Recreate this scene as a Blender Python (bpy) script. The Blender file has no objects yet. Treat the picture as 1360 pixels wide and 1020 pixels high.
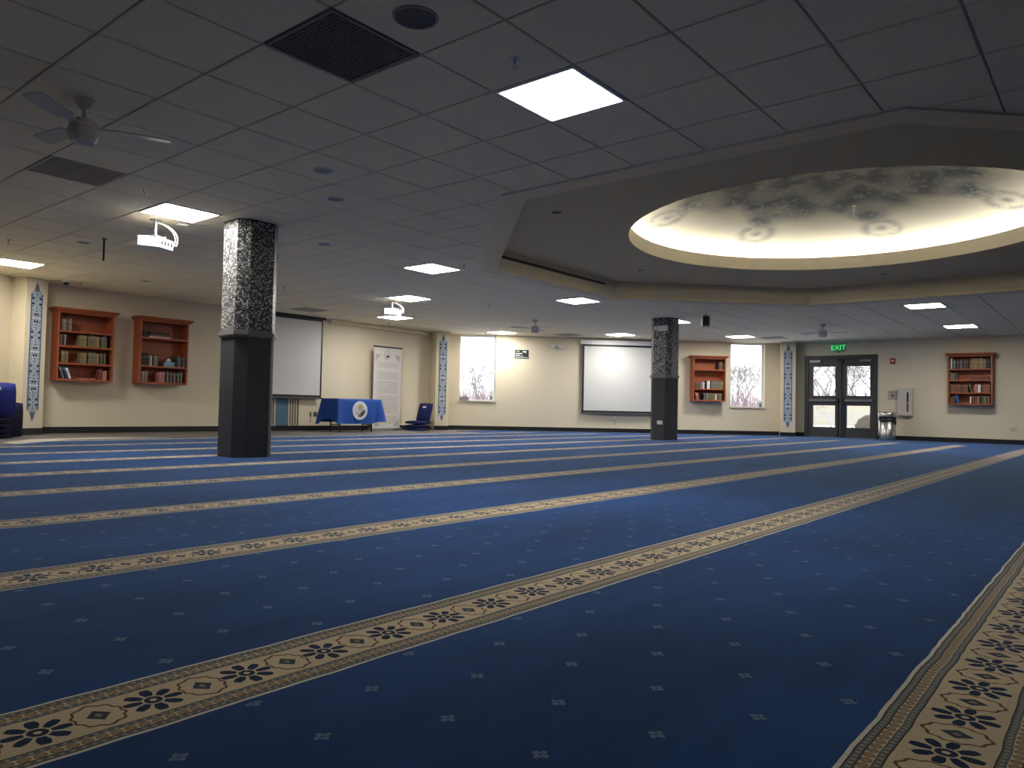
import bpy, bmesh, math, random
from mathutils import Matrix, Vector
random.seed(7)
R = math.radians
scene = bpy.context.scene
C = scene.collection

# ------------------------------------------------------------------ camera
CAM_Z, YAW, PITCH, ROLL, FPX = 0.574, R(39.443), R(1.903), R(1.208), 991.8
fw = Vector((math.cos(YAW)*math.cos(PITCH), math.sin(YAW)*math.cos(PITCH), math.sin(PITCH)))
rt0 = Vector((math.sin(YAW), -math.cos(YAW), 0)); up0 = rt0.cross(fw)
rt = math.cos(ROLL)*rt0 + math.sin(ROLL)*up0
up = math.cos(ROLL)*up0 - math.sin(ROLL)*rt0
cd = bpy.data.cameras.new('camera'); cam = bpy.data.objects.new('camera', cd); C.objects.link(cam)
m = Matrix((rt, up, -fw)).transposed().to_4x4(); m.translation = (0, 0, CAM_Z)
cam.matrix_world = m
cd.sensor_width = 36; cd.lens = 36*FPX/1360; cd.clip_start = .02; cd.clip_end = 500
scene.camera = cam

# ------------------------------------------------------------------ sky / exposure
PANEL_E, COVE_E, SKY_E = 17.0, 22.0, 1.25
w = bpy.data.worlds.new('overcast'); scene.world = w; w.use_nodes = True
bg = w.node_tree.nodes['Background']
bg.inputs[0].default_value = (.93, .96, 1.0, 1); bg.inputs[1].default_value = SKY_E
vs = scene.view_settings
vs.view_transform = 'Standard'; vs.look = 'None'; vs.exposure = 1.55; vs.gamma = 1.0; vs.use_curve_mapping = False

# ------------------------------------------------------------------ node helper
class S:
    """a socket with arithmetic"""
    def __init__(s, nt, sock): s.nt, s.s = nt, sock
    def _m(s, op, *a, clamp=False):
        n = s.nt.nodes.new('ShaderNodeMath'); n.operation = op; n.use_clamp = clamp
        for i, v in enumerate((s,)+a):
            if isinstance(v, S): s.nt.links.new(v.s, n.inputs[i])
            else: n.inputs[i].default_value = v
        return S(s.nt, n.outputs[0])
    def __add__(s, o): return s._m('ADD', o)
    def __sub__(s, o): return s._m('SUBTRACT', o)
    def __mul__(s, o): return s._m('MULTIPLY', o)
    def __truediv__(s, o): return s._m('DIVIDE', o)
    def abs(s): return s._m('ABSOLUTE')
    def fract(s): return s._m('FRACT')
    def floor(s): return s._m('FLOOR')
    def sin(s): return s._m('SINE')
    def cos(s): return s._m('COSINE')
    def sqrt(s): return s._m('SQRT')
    def sq(s): return s*s
    def lt(s, o): return s._m('LESS_THAN', o)
    def gt(s, o): return s._m('GREATER_THAN', o)
    def mn(s, o): return s._m('MINIMUM', o)
    def mx(s, o): return s._m('MAXIMUM', o)
    def atan2(s, o): return s._m('ARCTAN2', o)
    def inv(s): return s*-1.0+1.0
    def between(s, a, b): return s.gt(a)*s.lt(b)
    def cell(s, period, phase=0.0):            # signed distance to the nearest multiple
        return (((s-phase)/period+0.5).fract()-0.5)*period

class Mat:
    def __init__(self, name, col=(.8,.8,.8), rough=.6, metal=0, spec=.4):
        self.m = bpy.data.materials.new(name); self.m.use_nodes = True
        self.nt = self.m.node_tree; self.b = self.nt.nodes['Principled BSDF']
        self.b.inputs['Base Color'].default_value = (*col, 1)
        self.b.inputs['Roughness'].default_value = rough
        self.b.inputs['Metallic'].default_value = metal
        self.b.inputs['Specular IOR Level'].default_value = spec
        self.col = col
    def node(self, t): return self.nt.nodes.new(t)
    def coord(self, kind='Object'):
        tc = self.node('ShaderNodeTexCoord'); sx = self.node('ShaderNodeSeparateXYZ')
        self.nt.links.new(tc.outputs[kind], sx.inputs[0])
        self.vec = tc.outputs[kind]
        return [S(self.nt, o) for o in sx.outputs]
    def combine(self, x, y, z=0.0):
        n = self.node('ShaderNodeCombineXYZ')
        for i, v in enumerate((x, y, z)):
            if isinstance(v, S): self.nt.links.new(v.s, n.inputs[i])
            else: n.inputs[i].default_value = v
        return n.outputs[0]
    def noise(self, scale, detail=2, vec=None, rough=.5):
        n = self.node('ShaderNodeTexNoise'); n.inputs['Scale'].default_value = scale
        n.inputs['Detail'].default_value = detail; n.inputs['Roughness'].default_value = rough
        if vec is None: vec = self.vec
        self.nt.links.new(vec, n.inputs['Vector'])
        return S(self.nt, n.outputs[0])
    def voronoi(self, scale, feature='F1', out='Distance', vec=None, rnd=1.0):
        n = self.node('ShaderNodeTexVoronoi'); n.feature = feature; n.inputs['Scale'].default_value = scale
        n.inputs['Randomness'].default_value = rnd
        self.nt.links.new(vec if vec is not None else self.vec, n.inputs['Vector'])
        return n.outputs[out]
    def mix(self, fac, a, b):
        n = self.node('ShaderNodeMix'); n.data_type = 'RGBA'
        for v, i in ((fac, 0), (a, 6), (b, 7)):
            if isinstance(v, S): self.nt.links.new(v.s, n.inputs[i])
            elif isinstance(v, bpy.types.NodeSocket): self.nt.links.new(v, n.inputs[i])
            elif i == 0: n.inputs[0].default_value = v
            else: n.inputs[i].default_value = (*v, 1)
        return n.outputs[2]
    def scale_col(self, col, fac):               # colour times a scalar
        n = self.node('ShaderNodeVectorMath'); n.operation = 'SCALE'
        if isinstance(col, bpy.types.NodeSocket): self.nt.links.new(col, n.inputs[0])
        else: n.inputs[0].default_value = col
        self.nt.links.new(fac.s, n.inputs['Scale'])
        return n.outputs[0]
    def base(self, sock): self.nt.links.new(sock, self.b.inputs['Base Color'])
    def bump(self, h, strength=.3, dist=.01):
        n = self.node('ShaderNodeBump'); n.inputs['Strength'].default_value = strength; n.inputs['Distance'].default_value = dist
        self.nt.links.new(h.s, n.inputs['Height']); self.nt.links.new(n.outputs[0], self.b.inputs['Normal'])

def simple(name, col, rough=.6, metal=0, var=.08, scale=9, bump=0, spec=.4, stretch=None):
    M_ = Mat(name, col, rough, metal, spec); x, y, z = M_.coord()
    vec = M_.combine(x*stretch[0], y*stretch[1], z*stretch[2]) if stretch else None
    n = M_.noise(scale, 3, vec)
    M_.base(M_.scale_col(col, n*(2*var)+(1-var)))
    if bump: M_.bump(M_.noise(scale*12, 2, vec), bump, .004)
    return M_.m

def emit(name, col, strength):
    mt = bpy.data.materials.new(name); mt.use_nodes = True; nt = mt.node_tree
    nt.nodes.remove(nt.nodes['Principled BSDF'])
    e = nt.nodes.new('ShaderNodeEmission'); e.inputs[0].default_value = (*col, 1); e.inputs[1].default_value = strength
    nt.links.new(e.outputs[0], nt.nodes['Material Output'].inputs[0])
    return mt

CREAM = (.74, .66, .495)
wall_m = simple('cream wall paint', CREAM, .75, var=.03, scale=1.5, bump=.05)
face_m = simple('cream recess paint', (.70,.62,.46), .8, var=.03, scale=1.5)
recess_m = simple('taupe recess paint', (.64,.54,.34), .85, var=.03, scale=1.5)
soffit_m = simple('tan drywall paint', (.80, .68, .45), .8, var=.03, scale=1.5)
black_base = simple('black vinyl base', (.012, .012, .013), .45)
grey_floor = simple('grey vinyl floor', (.15, .14, .135), .45, var=.15, scale=4)
beige_patch = simple('beige floor patch', (.55, .50, .40), .5, var=.08, scale=4)
wood_m = simple('cherry stained wood', (.335, .082, .030), .42, var=.22, scale=6, stretch=(6, 6, .7))
white_p = simple('white plastic', (.78, .77, .75), .4, var=.03)
white_frame = simple('white painted metal', (.80, .80, .79), .4, var=.02)
grey_metal = simple('brushed grey metal', (.38, .38, .39), .35, .9, var=.1)
dark_metal = simple('dark bronze door metal', (.060, .060, .064), .45, .2, var=.06)
bar_metal = simple('satin push bar metal', (.20, .20, .21), .32, .7, var=.06)
black_p = simple('black plastic', (.013, .013, .014), .4)
screen_m = simple('matte white screen cloth', (.66, .655, .64), .9, var=.015, scale=2)
snow_m = simple('snow', (.86, .88, .92), .8, var=.05, scale=.5)
bark_m = simple('grey brown bark', (.15, .125, .12), .9, var=.2)
brush_m = simple('mauve brush twigs', (.30, .22, .24), .9, var=.2)
fan_m = simple('ivory fan enamel', (.52, .50, .46), .45, var=.04)
red_p = simple('red enamel', (.28, .025, .02), .4)
col_dark = simple('charcoal column wrap', (.050, .051, .056), .7, var=.15, scale=20, bump=.3)
col_trim = simple('grey column moulding', (.17, .165, .16), .45, var=.1)
navy_seat = simple('navy seat fabric', (.012, .016, .105), .85, var=.15, scale=20, bump=.2)
navy_dark = simple('dark navy folded fabric', (.006, .008, .035), .85, var=.2, scale=20)
cloth_m = simple('royal blue tablecloth', (.014, .072, .34), .75, var=.06, scale=5)

def glass_mat():
    mt = bpy.data.materials.new('clear window glass'); mt.use_nodes = True; nt = mt.node_tree
    nt.nodes.remove(nt.nodes['Principled BSDF'])
    t = nt.nodes.new('ShaderNodeBsdfTransparent'); g = nt.nodes.new('ShaderNodeBsdfGlossy'); g.inputs['Roughness'].default_value = .02
    mx = nt.nodes.new('ShaderNodeMixShader'); fr = nt.nodes.new('ShaderNodeFresnel'); fr.inputs[0].default_value = 1.3
    t.inputs[0].default_value = (.96, .97, .97, 1)
    nt.links.new(fr.outputs[0], mx.inputs[0]); nt.links.new(t.outputs[0], mx.inputs[1]); nt.links.new(g.outputs[0], mx.inputs[2])
    nt.links.new(mx.outputs[0], nt.nodes['Material Output'].inputs[0])
    return mt
glass_m = glass_mat()

# ------------------------------------------------------------------ mesh helper
class B:
    def __init__(s): s.bm = bmesh.new()
    def box(s, x0, x1, y0, y1, z0, z1, mat=None):
        c = [s.bm.verts.new(p) for p in ((x0,y0,z0),(x1,y0,z0),(x1,y1,z0),(x0,y1,z0),(x0,y0,z1),(x1,y0,z1),(x1,y1,z1),(x0,y1,z1))]
        if mat is not None:
            for v in c: v.co = mat @ v.co
        for f in ((0,3,2,1),(4,5,6,7),(0,1,5,4),(1,2,6,5),(2,3,7,6),(3,0,4,7)): s.bm.faces.new([c[i] for i in f])
        return s
    def prism(s, pts, z0, z1, axis='z'):
        def P(a, b, c): return {'z':(a,b,c),'y':(a,c,b),'x':(c,a,b)}[axis]
        lo = [s.bm.verts.new(P(a,b,z0)) for a,b in pts]; hi = [s.bm.verts.new(P(a,b,z1)) for a,b in pts]
        n = len(pts)
        fs = [s.bm.faces.new(lo[::-1]), s.bm.faces.new(hi)]
        for i in range(n): fs.append(s.bm.faces.new((lo[i], lo[(i+1)%n], hi[(i+1)%n], hi[i])))
        bmesh.ops.recalc_face_normals(s.bm, faces=fs)
        return s
    def cyl(s, c, r, h, n=20, axis='z', r2=None):
        r2 = r if r2 is None else r2
        def P(a, b, k): return Vector(c)+Vector({'z':(a,b,k),'y':(a,k,b),'x':(k,a,b)}[axis])
        lo = [s.bm.verts.new(P(r*math.cos(2*math.pi*i/n), r*math.sin(2*math.pi*i/n), 0)) for i in range(n)]
        hi = [s.bm.verts.new(P(r2*math.cos(2*math.pi*i/n), r2*math.sin(2*math.pi*i/n), h)) for i in range(n)]
        fs = [s.bm.faces.new(lo[::-1]), s.bm.faces.new(hi)]
        for i in range(n): fs.append(s.bm.faces.new((lo[i], lo[(i+1)%n], hi[(i+1)%n], hi[i])))
        bmesh.ops.recalc_face_normals(s.bm, faces=fs)
        return s
    def lathe(s, prof, n=32, c=(0,0,0), closed=False):
        rings = []
        for r, z in prof:
            if r < 1e-5: rings.append([s.bm.verts.new((c[0], c[1], c[2]+z))])
            else: rings.append([s.bm.verts.new((c[0]+r*math.cos(2*math.pi*i/n), c[1]+r*math.sin(2*math.pi*i/n), c[2]+z)) for i in range(n)])
        pairs = list(zip(rings, rings[1:]))
        if closed: pairs.append((rings[-1], rings[0]))
        for a, b in pairs:
            for i in range(n):
                j = (i+1) % n
                if len(a) == 1 and len(b) == 1: continue
                if len(a) == 1: s.bm.faces.new((a[0], b[j], b[i]))
                elif len(b) == 1: s.bm.faces.new((a[i], a[j], b[0]))
                else: s.bm.faces.new((a[i], a[j], b[j], b[i]))
        return s
    def tube(s, pts, r, n=8, r1=None):
        pts = [Vector(p) for p in pts]; rings = []
        r1 = r if r1 is None else r1
        for i, p in enumerate(pts):
            d = (pts[min(i+1, len(pts)-1)]-pts[max(i-1, 0)]).normalized()
            a = d.orthogonal().normalized() if not rings else None
            if a is None:
                a = (prev-d*prev.dot(d)).normalized()
            prev = a; b = d.cross(a)
            k = i/max(1, len(pts)-1); rr = r+(r1-r)*k
            rings.append([s.bm.verts.new(p+(a*math.cos(2*math.pi*j/n)+b*math.sin(2*math.pi*j/n))*rr) for j in range(n)])
        for A_, B_ in zip(rings, rings[1:]):
            for j in range(n): s.bm.faces.new((A_[j], A_[(j+1)%n], B_[(j+1)%n], B_[j]))
        s.bm.faces.new(rings[0][::-1]); s.bm.faces.new(rings[-1])
        return s
    def ring(s, outer, inner, y0, y1):          # flat ring in x/z extruded in y
        n = len(outer)
        vs_ = [[s.bm.verts.new((a, y, b)) for a, b in L] for y in (y0, y1) for L in (outer, inner)]
        o0, i0, o1, i1 = vs_; fs = []
        for k in range(n):
            j = (k+1) % n
            for q in ((o0[k],o0[j],i0[j],i0[k]), (o1[j],o1[k],i1[k],i1[j]), (o0[j],o0[k],o1[k],o1[j]), (i0[k],i0[j],i1[j],i1[k])): fs.append(s.bm.faces.new(q))
        bmesh.ops.recalc_face_normals(s.bm, faces=fs)
        return s
    def mesh(s, name, mat, bevel=0, smooth=False):
        if bevel: bmesh.ops.bevel(s.bm, geom=list(s.bm.edges), offset=bevel, segments=2, affect='EDGES', profile=.6, clamp_overlap=True)
        me = bpy.data.meshes.new(name); s.bm.to_mesh(me); s.bm.free()
        if smooth:
            for p in me.polygons: p.use_smooth = True
        if mat: me.materials.append(mat)
        return me
    def build(s, name, mat, parent=None, bevel=0, smooth=False):
        return put(name, s.mesh(name, mat, bevel, smooth), parent)

def put(name, me, parent=None, loc=None):
    o = bpy.data.objects.new(name, me); C.objects.link(o)
    if parent: o.parent = parent
    if loc: o.location = loc
    return o
def tag(o, label=None, cat=None, group=None, kind=None):
    for k, v in (('label', label), ('category', cat), ('group', group), ('kind', kind)):
        if v: o[k] = v
    return o
def thing(name, label, cat, loc=(0,0,0), rz=0, group=None):
    o = bpy.data.objects.new(name, None); C.objects.link(o); o.empty_display_size = .1
    o.location = loc; o.rotation_euler = (0, 0, rz)
    return tag(o, label, cat, group)
def copy_tree(o, parent=None):
    c = o.copy(); C.objects.link(c); c.parent = parent
    for ch in list(o.children): copy_tree(ch, c)
    return c

# ------------------------------------------------------------------ room plan
H = 2.525
V = [(4.3,14.03), (13.97,14.03), (20.63,7.3), (20.63,-1.8), (13.97,-8.4), (4.3,-8.4), (-2.0,-1.9), (-2.0,7.73)]   # clockwise
NAMES = ['north','northeast','east','southeast','south','southwest','west','northwest']
FR = {}
for i, nm in enumerate(NAMES):
    a, b = Vector(V[i]), Vector(V[(i+1)%8]); d = (b-a)
    FR[nm] = (a, d.normalized(), d.length, math.atan2(d.y, d.x))
OPEN = {'northeast': [(.56, 1.52, .77, 2.505), (7.98, 8.95, .75, 2.505)], 'east': [(.59, 2.41, 0, 2.165)]}
def on_wall(wl, s, off=0, z=0):
    a, d, L, ang = FR[wl]; out = Vector((-d.y, d.x)); p = a+d*s-out*off
    return (p.x, p.y, z), ang
TH = .22
for nm in NAMES:
    a, d, L, ang = FR[nm]; b = B(); x = -.09
    for s0, s1, z0, z1 in OPEN.get(nm, []):
        b.box(x, s0, 0, TH, -.02, H+.03)
        if z0 > 0: b.box(s0, s1, 0, TH, -.02, z0)
        b.box(s0, s1, 0, TH, z1, H+.03); x = s1
    b.box(x, L+.09, 0, TH, -.02, H+.03)
    o = b.build('wall_'+nm, wall_m); o.location = (a.x, a.y, 0); o.rotation_euler.z = ang; tag(o, kind='structure')
    b = B(); x = .02
    for s0, s1, z0, z1 in OPEN.get(nm, []):
        if z0 == 0: b.box(x, s0, -.012, 0, 0, .105); x = s1
    b.box(x, L-.02, -.012, 0, 0, .105)
    o = b.build('baseboard_'+nm, black_base); o.location = (a.x, a.y, 0); o.rotation_euler.z = ang; tag(o, kind='structure')

b = B(); b.prism([(x*1.0, y*1.0) for x, y in V][::-1], -.06, -.008)
floor = tag(b.build('floor', grey_floor), kind='structure')
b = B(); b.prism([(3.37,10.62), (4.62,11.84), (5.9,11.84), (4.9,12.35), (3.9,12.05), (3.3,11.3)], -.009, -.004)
b.build('floor_pale_patch', beige_patch, floor)  # paler beige wedge on the floor beside the carpet corner

# ------------------------------------------------------------------ carpet
STR = [.242-1.2075*k for k in range(7, 0, -1)] + [.242, 1.449, 2.72, 3.95, 5.19, 6.44, 7.66, 8.88, 10.2, 11.42]
HW, PER = .132, 1.2075
def carpet_material(plain=False):
    M_ = Mat('blue prayer carpet plain' if plain else 'blue prayer carpet with beige rows', rough=.95, spec=.1)
    M_.b.inputs['Sheen Weight'].default_value = .40; M_.b.inputs['Sheen Roughness'].default_value = .30
    M_.b.inputs['Sheen Tint'].default_value = (.45, .65, 1.0, 1)
    x, y, z = M_.coord('Object')
    pile = M_.noise(1.1, 4, M_.combine(x*.7, y*1.6)); fine = M_.noise(260, 2)
    streak = M_.noise(5, 3, M_.combine(x*.5, y*2.5))
    shade = (pile*1.5+.28)*(streak*.5+.75)*(fine*.5+.75)
    blue = M_.scale_col((.0150, .062, .210), shade)
    if plain:
        M_.base(blue); return M_.m
    uv = M_.node('ShaderNodeUVMap'); uv.uv_map = 'UVMap'
    sx = M_.node('ShaderNodeSeparateXYZ'); M_.nt.links.new(uv.outputs[0], sx.inputs[0])
    u, v = S(M_.nt, sx.outputs[0]), S(M_.nt, sx.outputs[1])
    wob = (M_.noise(5.5, 2, M_.combine(x, 0.0))-.5)*.016
    # --- small woven motifs in the blue ground
    p, q = (u-1.214)/.4, (v-.192)/.215
    def motif(du, dv):
        dx, dy = ((p+du+.5).fract()-.5)*.4, ((q+dv+.5).fract()-.5)*.215
        r = (dx.sq()+dy.sq()).sqrt(); th = dy.atan2(dx)
        k = (th*4.0).cos()*.22+.9
        return (r/k).lt(.0150)*(r.lt(.0035).inv()*(r.between(.0075,.0092)*.5).inv())
    mot = motif(0,0).mx(motif(.5,.5))*v.between(.165, 1.06)
    blue = M_.mix(mot*.8, blue, M_.scale_col((.21,.26,.36), fine*.6+.7))
    # --- the row border
    av = (v+wob).abs(); v2 = v+wob
    beige, light = (.76,.61,.39), (.82,.76,.64)
    grey, brown, navy = (.16,.17,.16), (.31,.21,.11), (.012,.022,.060)
    c = M_.mix(av.gt(.123), beige, light)
    dots = (u.cell(.0165).sq()+(av-.1145).sq()).sqrt().lt(.0042).mx((u.cell(.0165).sq()+(av-.0785).sq()).sqrt().lt(.0042))
    band = av.between(.107,.1225).mx(av.between(.071,.086))
    c = M_.mix(band, c, grey); c = M_.mix(dots*band, c, (.42,.37,.27))
    c = M_.mix(av.between(.1055,.108).mx(av.between(.0695,.072)).mx(av.between(.121,.1235)), c, (.06,.045,.03))
    bd = ((u.cell(.0235)/.0105).sq()+((av-.0965)/.0095).sq()).sqrt()
    c = M_.mix(bd.lt(1.0), c, brown); c = M_.mix(bd.lt(.6), c, (.42,.32,.19))
    # rosettes
    du = u.cell(.198, 1.487); r = (du.sq()+(v2*.92).sq()).sqrt(); th = v2.atan2(du)
    pet = (th*4.0+.39).cos().abs()
    ros = (r.between(.021,.054)*((pet*.036+.022)-r).gt(0.0)*pet.gt(.42)).mx(r.between(.0065,.0165))
    c = M_.mix(ros, c, navy)
    d2 = u.cell(.198, 1.586)
    dia = (d2/.021).abs()+(v2/.028).abs()
    e = ((d2/.043).sq()+(v2/.056).sq()).sqrt()+((v2.atan2(d2))*10.0).cos()*.05
    c = M_.mix(e.between(.90,1.02), c, (.20,.10,.035))
    c = M_.mix(dia.lt(1.0), c, (.055,.065,.075)); c = M_.mix(dia.lt(.35), c, (.33,.28,.19))
    c = M_.scale_col(c, (fine*.5+.75)*(streak*.3+.85))
    M_.base(M_.mix(av.lt(HW), blue, c))
    M_.bump(fine, .15, .004)
    return M_.m
carpet = thing('prayer_carpet', 'dark blue patterned carpet with beige ornamental rows covering the hall floor', 'carpet')
poly = [(-1.9,-1.8),(4.3,-8.2),(13.9,-8.2),(18.3,-4.0),(18.3,7.75),(14.35,11.72),(4.28,11.72),(-1.9,5.54)]
bm = bmesh.new(); bm.faces.new([bm.verts.new((x,y,0)) for x,y in poly])
cuts = sorted([c-HW-.008 for c in STR]+[c+HW+.008 for c in STR])
for yc in cuts:
    bmesh.ops.bisect_plane(bm, geom=bm.verts[:]+bm.edges[:]+bm.faces[:], plane_co=(0,yc,0), plane_no=(0,1,0))
uvl = bm.loops.layers.uv.new('UVMap')
for f in bm.faces:
    yc = f.calc_center_median().y
    for l in f.loops:
        y = l.vert.co.y; E_ = HW+.008
        k = max([i for i, c in enumerate(STR) if c-E_ <= yc+1e-4] or [0])
        if yc <= STR[k]+E_: v = y-STR[k]
        else:
            y0 = STR[k]+E_; y1 = STR[k+1]-E_ if k+1 < len(STR) else y0+PER-2*E_
            v = E_+(y-y0)/(y1-y0)*(PER-2*E_)
        l[uvl].uv = (l.vert.co.x, v)
bmesh.ops.recalc_face_normals(bm, faces=bm.faces[:])
for f in bm.faces:
    if f.normal.z < 0: f.normal_flip()
me = bpy.data.meshes.new('striped_field'); bm.to_mesh(me); bm.free(); me.materials.append(carpet_material())
put('striped_field', me, carpet)
b = B(); b.prism([(18.3,-4.0),(20.6,-1.75),(20.6,7.0),(14.9,12.75),(13.4,12.75),(13.4,11.72),(14.35,11.72),(18.3,7.75)], -.008, 0.0)
tag(b.build('plain_border', carpet_material(True), carpet), 'plain dark blue border without rows')

# ------------------------------------------------------------------ ceiling
OC = Vector((9.40, 2.72)); OH, OSD = 4.26, 1.66          # octagonal soffit: half width, half side
def octagon(h, s): return [(OC.x+a, OC.y+c) for a, c in ((-h,-s),(-h,s),(-s,h),(s,h),(h,s),(h,-s),(s,-h),(-s,-h))]   # clockwise
OUT, INN = octagon(OH, OSD), octagon(OH-.22, OSD-.09)
def clip(poly, a, b_, keep_right):                        # clip a convex polygon by the line a->b
    def side(p):
        s = (b_[0]-a[0])*(p[1]-a[1])-(b_[1]-a[1])*(p[0]-a[0])
        return -s if keep_right else s
    out = []
    for i in range(len(poly)):
        p, q = poly[i], poly[(i+1)%len(poly)]; sp, sq_ = side(p), side(q)
        if sp >= 0: out.append(p)
        if (sp > 0 and sq_ < 0) or (sp < 0 and sq_ > 0):
            t = sp/(sp-sq_); out.append((p[0]+(q[0]-p[0])*t, p[1]+(q[1]-p[1])*t))
    return out if len(out) > 2 else []
def area(p): return abs(sum(p[i][0]*p[(i+1)%len(p)][1]-p[(i+1)%len(p)][0]*p[i][1] for i in range(len(p))))/2 if p else 0
def in_room(poly, shrink=0):
    for i in range(8):
        a, b_ = V[i], V[(i+1)%8]; poly = clip(poly, a, b_, True)
        if not poly: return []
    return poly
def minus_oct(poly):
    pieces, rest = [], poly
    for i in range(8):
        a, b_ = OUT[i], OUT[(i+1)%8]
        o_ = clip(rest, a, b_, False)
        if area(o_) > 1e-4: pieces.append(o_)
        rest = clip(rest, a, b_, True)
        if not rest: break
    return pieces

tile_mat = Mat('white mineral fibre tile', (.60,.585,.57), .9, spec=.15)
tile_mat.coord(); nz = tile_mat.noise(330, 2); sp = tile_mat.noise(120, 3)
tile_mat.base(tile_mat.scale_col((.87,.785,.585), (nz*.5+.75)*(sp.lt(.36)*-.22+1.0)))
tile_mat.bump(nz, .25, .003); tile_m = tile_mat.m
grid_m = simple('ceiling grid metal', (.42,.41,.40), .5, var=.03)

ceiling = thing('ceiling', None, None); tag(ceiling, kind='structure')
b = B()
for piece in minus_oct([(x, y) for x, y in V]):
    b.prism(piece, H+.013, H+.03)
b.build('ceiling_grid', grid_m, ceiling)
T, GX, GY = .606, 2.2, 3.01
LIGHT_CELLS = [(2,-1),(2,7),(2,15),(8,7),(14,7),(11,11),(14,15),(20,15),(23,11),(20,7),(26,7),(20,-1),(26,-1)]
VENT_CELLS = [(0,0),(0,6),(11,16),(22,13),(27,6)]
skip = set(LIGHT_CELLS+VENT_CELLS)
def cam_px(p):
    q = Vector(p)-Vector((0,0,CAM_Z)); d = q.dot(fw)
    return None if d < .3 else (680+FPX*q.dot(rt)/d, 510-FPX*q.dot(up)/d, d)
G_ = .007
b = B(); g2 = T/2-G_
lo = [b.bm.verts.new((sx*(g2-.004), sy*(g2-.004), 0)) for sx, sy in ((-1,-1),(-1,1),(1,1),(1,-1))]
hi = [b.bm.verts.new((sx*g2, sy*g2, .004)) for sx, sy in ((-1,-1),(-1,1),(1,1),(1,-1))]
tp = [b.bm.verts.new((sx*g2, sy*g2, .013)) for sx, sy in ((-1,-1),(-1,1),(1,1),(1,-1))]
b.bm.faces.new(lo)
for A_, B_ in ((lo, hi), (hi, tp)):
    for i in range(4): b.bm.faces.new((A_[i], B_[i], B_[(i+1)%4], A_[(i+1)%4]))
bmesh.ops.recalc_face_normals(b.bm, faces=b.bm.faces[:])
full_tile = b.mesh('ceiling_tile', tile_m)
cells = []
for i in range(-8, 32):
    for j in range(-20, 20):
        if (i,j) in skip: continue
        x0, y0 = GX+i*T, GY+j*T
        sqr = [(x0+G_,y0+G_),(x0+G_,y0+T-G_),(x0+T-G_,y0+T-G_),(x0+T-G_,y0+G_)]
        rm = in_room(sqr)
        if area(rm) < .01: continue
        pcs = minus_oct(rm); tot = sum(area(p) for p in pcs)
        if tot < .01: continue
        full = abs(tot-(T-2*G_)**2) < 1e-3
        cpt = (x0+T/2, y0+T/2, H); q = cam_px(cpt); score = 0
        if q and -60 < q[0] < 1420 and -60 < q[1] < 1080: score = tot/q[2]**3
        cells.append((score, i, j, full, pcs, cpt))
cells.sort(key=lambda c: -c[0])
rest = B()
for n, (score, i, j, full, pcs, cpt) in enumerate(cells):
    single = n < 300 and score > 0
    if full and single: put('ceiling_tile', full_tile, ceiling, cpt); continue
    bb = B() if single else rest
    for p in pcs: bb.prism(p, H, H+.013)
    if single: bb.build('ceiling_tile', tile_m, ceiling)
tag(rest.build('ceiling_tile_field', tile_m, ceiling), kind='stuff')

# soffit border, recess, cove and dome
def band(name, A_, zA, Bp, zB, mat, n0=0, n1=8):
    b = B()
    for i in range(n0, n1):
        j = (i+1) % 8
        b.bm.faces.new([b.bm.verts.new(p) for p in ((*A_[i],zA),(*A_[j],zA),(*Bp[j],zB),(*Bp[i],zB))])
    bmesh.ops.remove_doubles(b.bm, verts=b.bm.verts[:], dist=1e-4)
    return b.build(name, mat, ceiling)
ZR = 2.80
b = B()
for i in range(8):
    j = (i+1) % 8
    b.prism([OUT[i], OUT[j], INN[j], INN[i]], H-.012, H+.03)
b.build('soffit_border', soffit_m, ceiling)
edge_m = simple('soffit edge trim', (.66,.62,.55), .5)
o2 = octagon(OH+.012, OSD+.005)
b = B()
for i in range(8):
    j = (i+1) % 8
    b.prism([o2[i], o2[j], OUT[j], OUT[i]], H-.016, H+.01)
b.build('soffit_edge_trim', edge_m, ceiling)
for i in range(8):
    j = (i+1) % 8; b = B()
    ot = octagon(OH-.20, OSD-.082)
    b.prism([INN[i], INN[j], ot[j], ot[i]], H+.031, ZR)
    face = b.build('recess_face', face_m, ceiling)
    if i == 2:                                           # linear slot in the far face
        a, c = Vector(INN[2]), Vector(INN[3]); k = (c-a).normalized()
        b = B(); b.box(a.x+.10, c.x-.35, a.y-.006, a.y-.001, 2.685, 2.725)
        tag(b.build('slot_diffuser', simple('dark slot', (.085,.06,.035), .6), face), 'long dark slot diffuser')
RC, RO, ZL, ZT, ZD, RISE = 2.47, 2.78, 2.985, 2.87, 3.13, .50
NS = 64
ang = lambda i: 2*math.pi*i/NS
b = B()                                                   # recess ceiling: octagon with a round hole
def oct_r(t):
    d = Vector((math.cos(t), math.sin(t))); best = 1e9
    for i in range(8):
        a, c = Vector(INN[i])-OC, Vector(INN[(i+1)%8])-OC; e = c-a
        den = d.x*e.y-d.y*e.x
        if abs(den) < 1e-9: continue
        s = (a.x*e.y-a.y*e.x)/den
        u_ = (a.x*d.y-a.y*d.x)/den
        if s > 0 and -1e-6 <= u_ <= 1+1e-6: best = min(best, s)
    return best
ts = sorted([ang(i) for i in range(NS)]+[math.atan2(p[1]-OC.y, p[0]-OC.x) % (2*math.pi) for p in INN])
inn = [b.bm.verts.new((OC.x+RC*math.cos(t), OC.y+RC*math.sin(t), ZR)) for t in ts]
ott = [b.bm.verts.new((OC.x+(oct_r(t)+.02)*math.cos(t), OC.y+(oct_r(t)+.02)*math.sin(t), ZR)) for t in ts]
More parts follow.
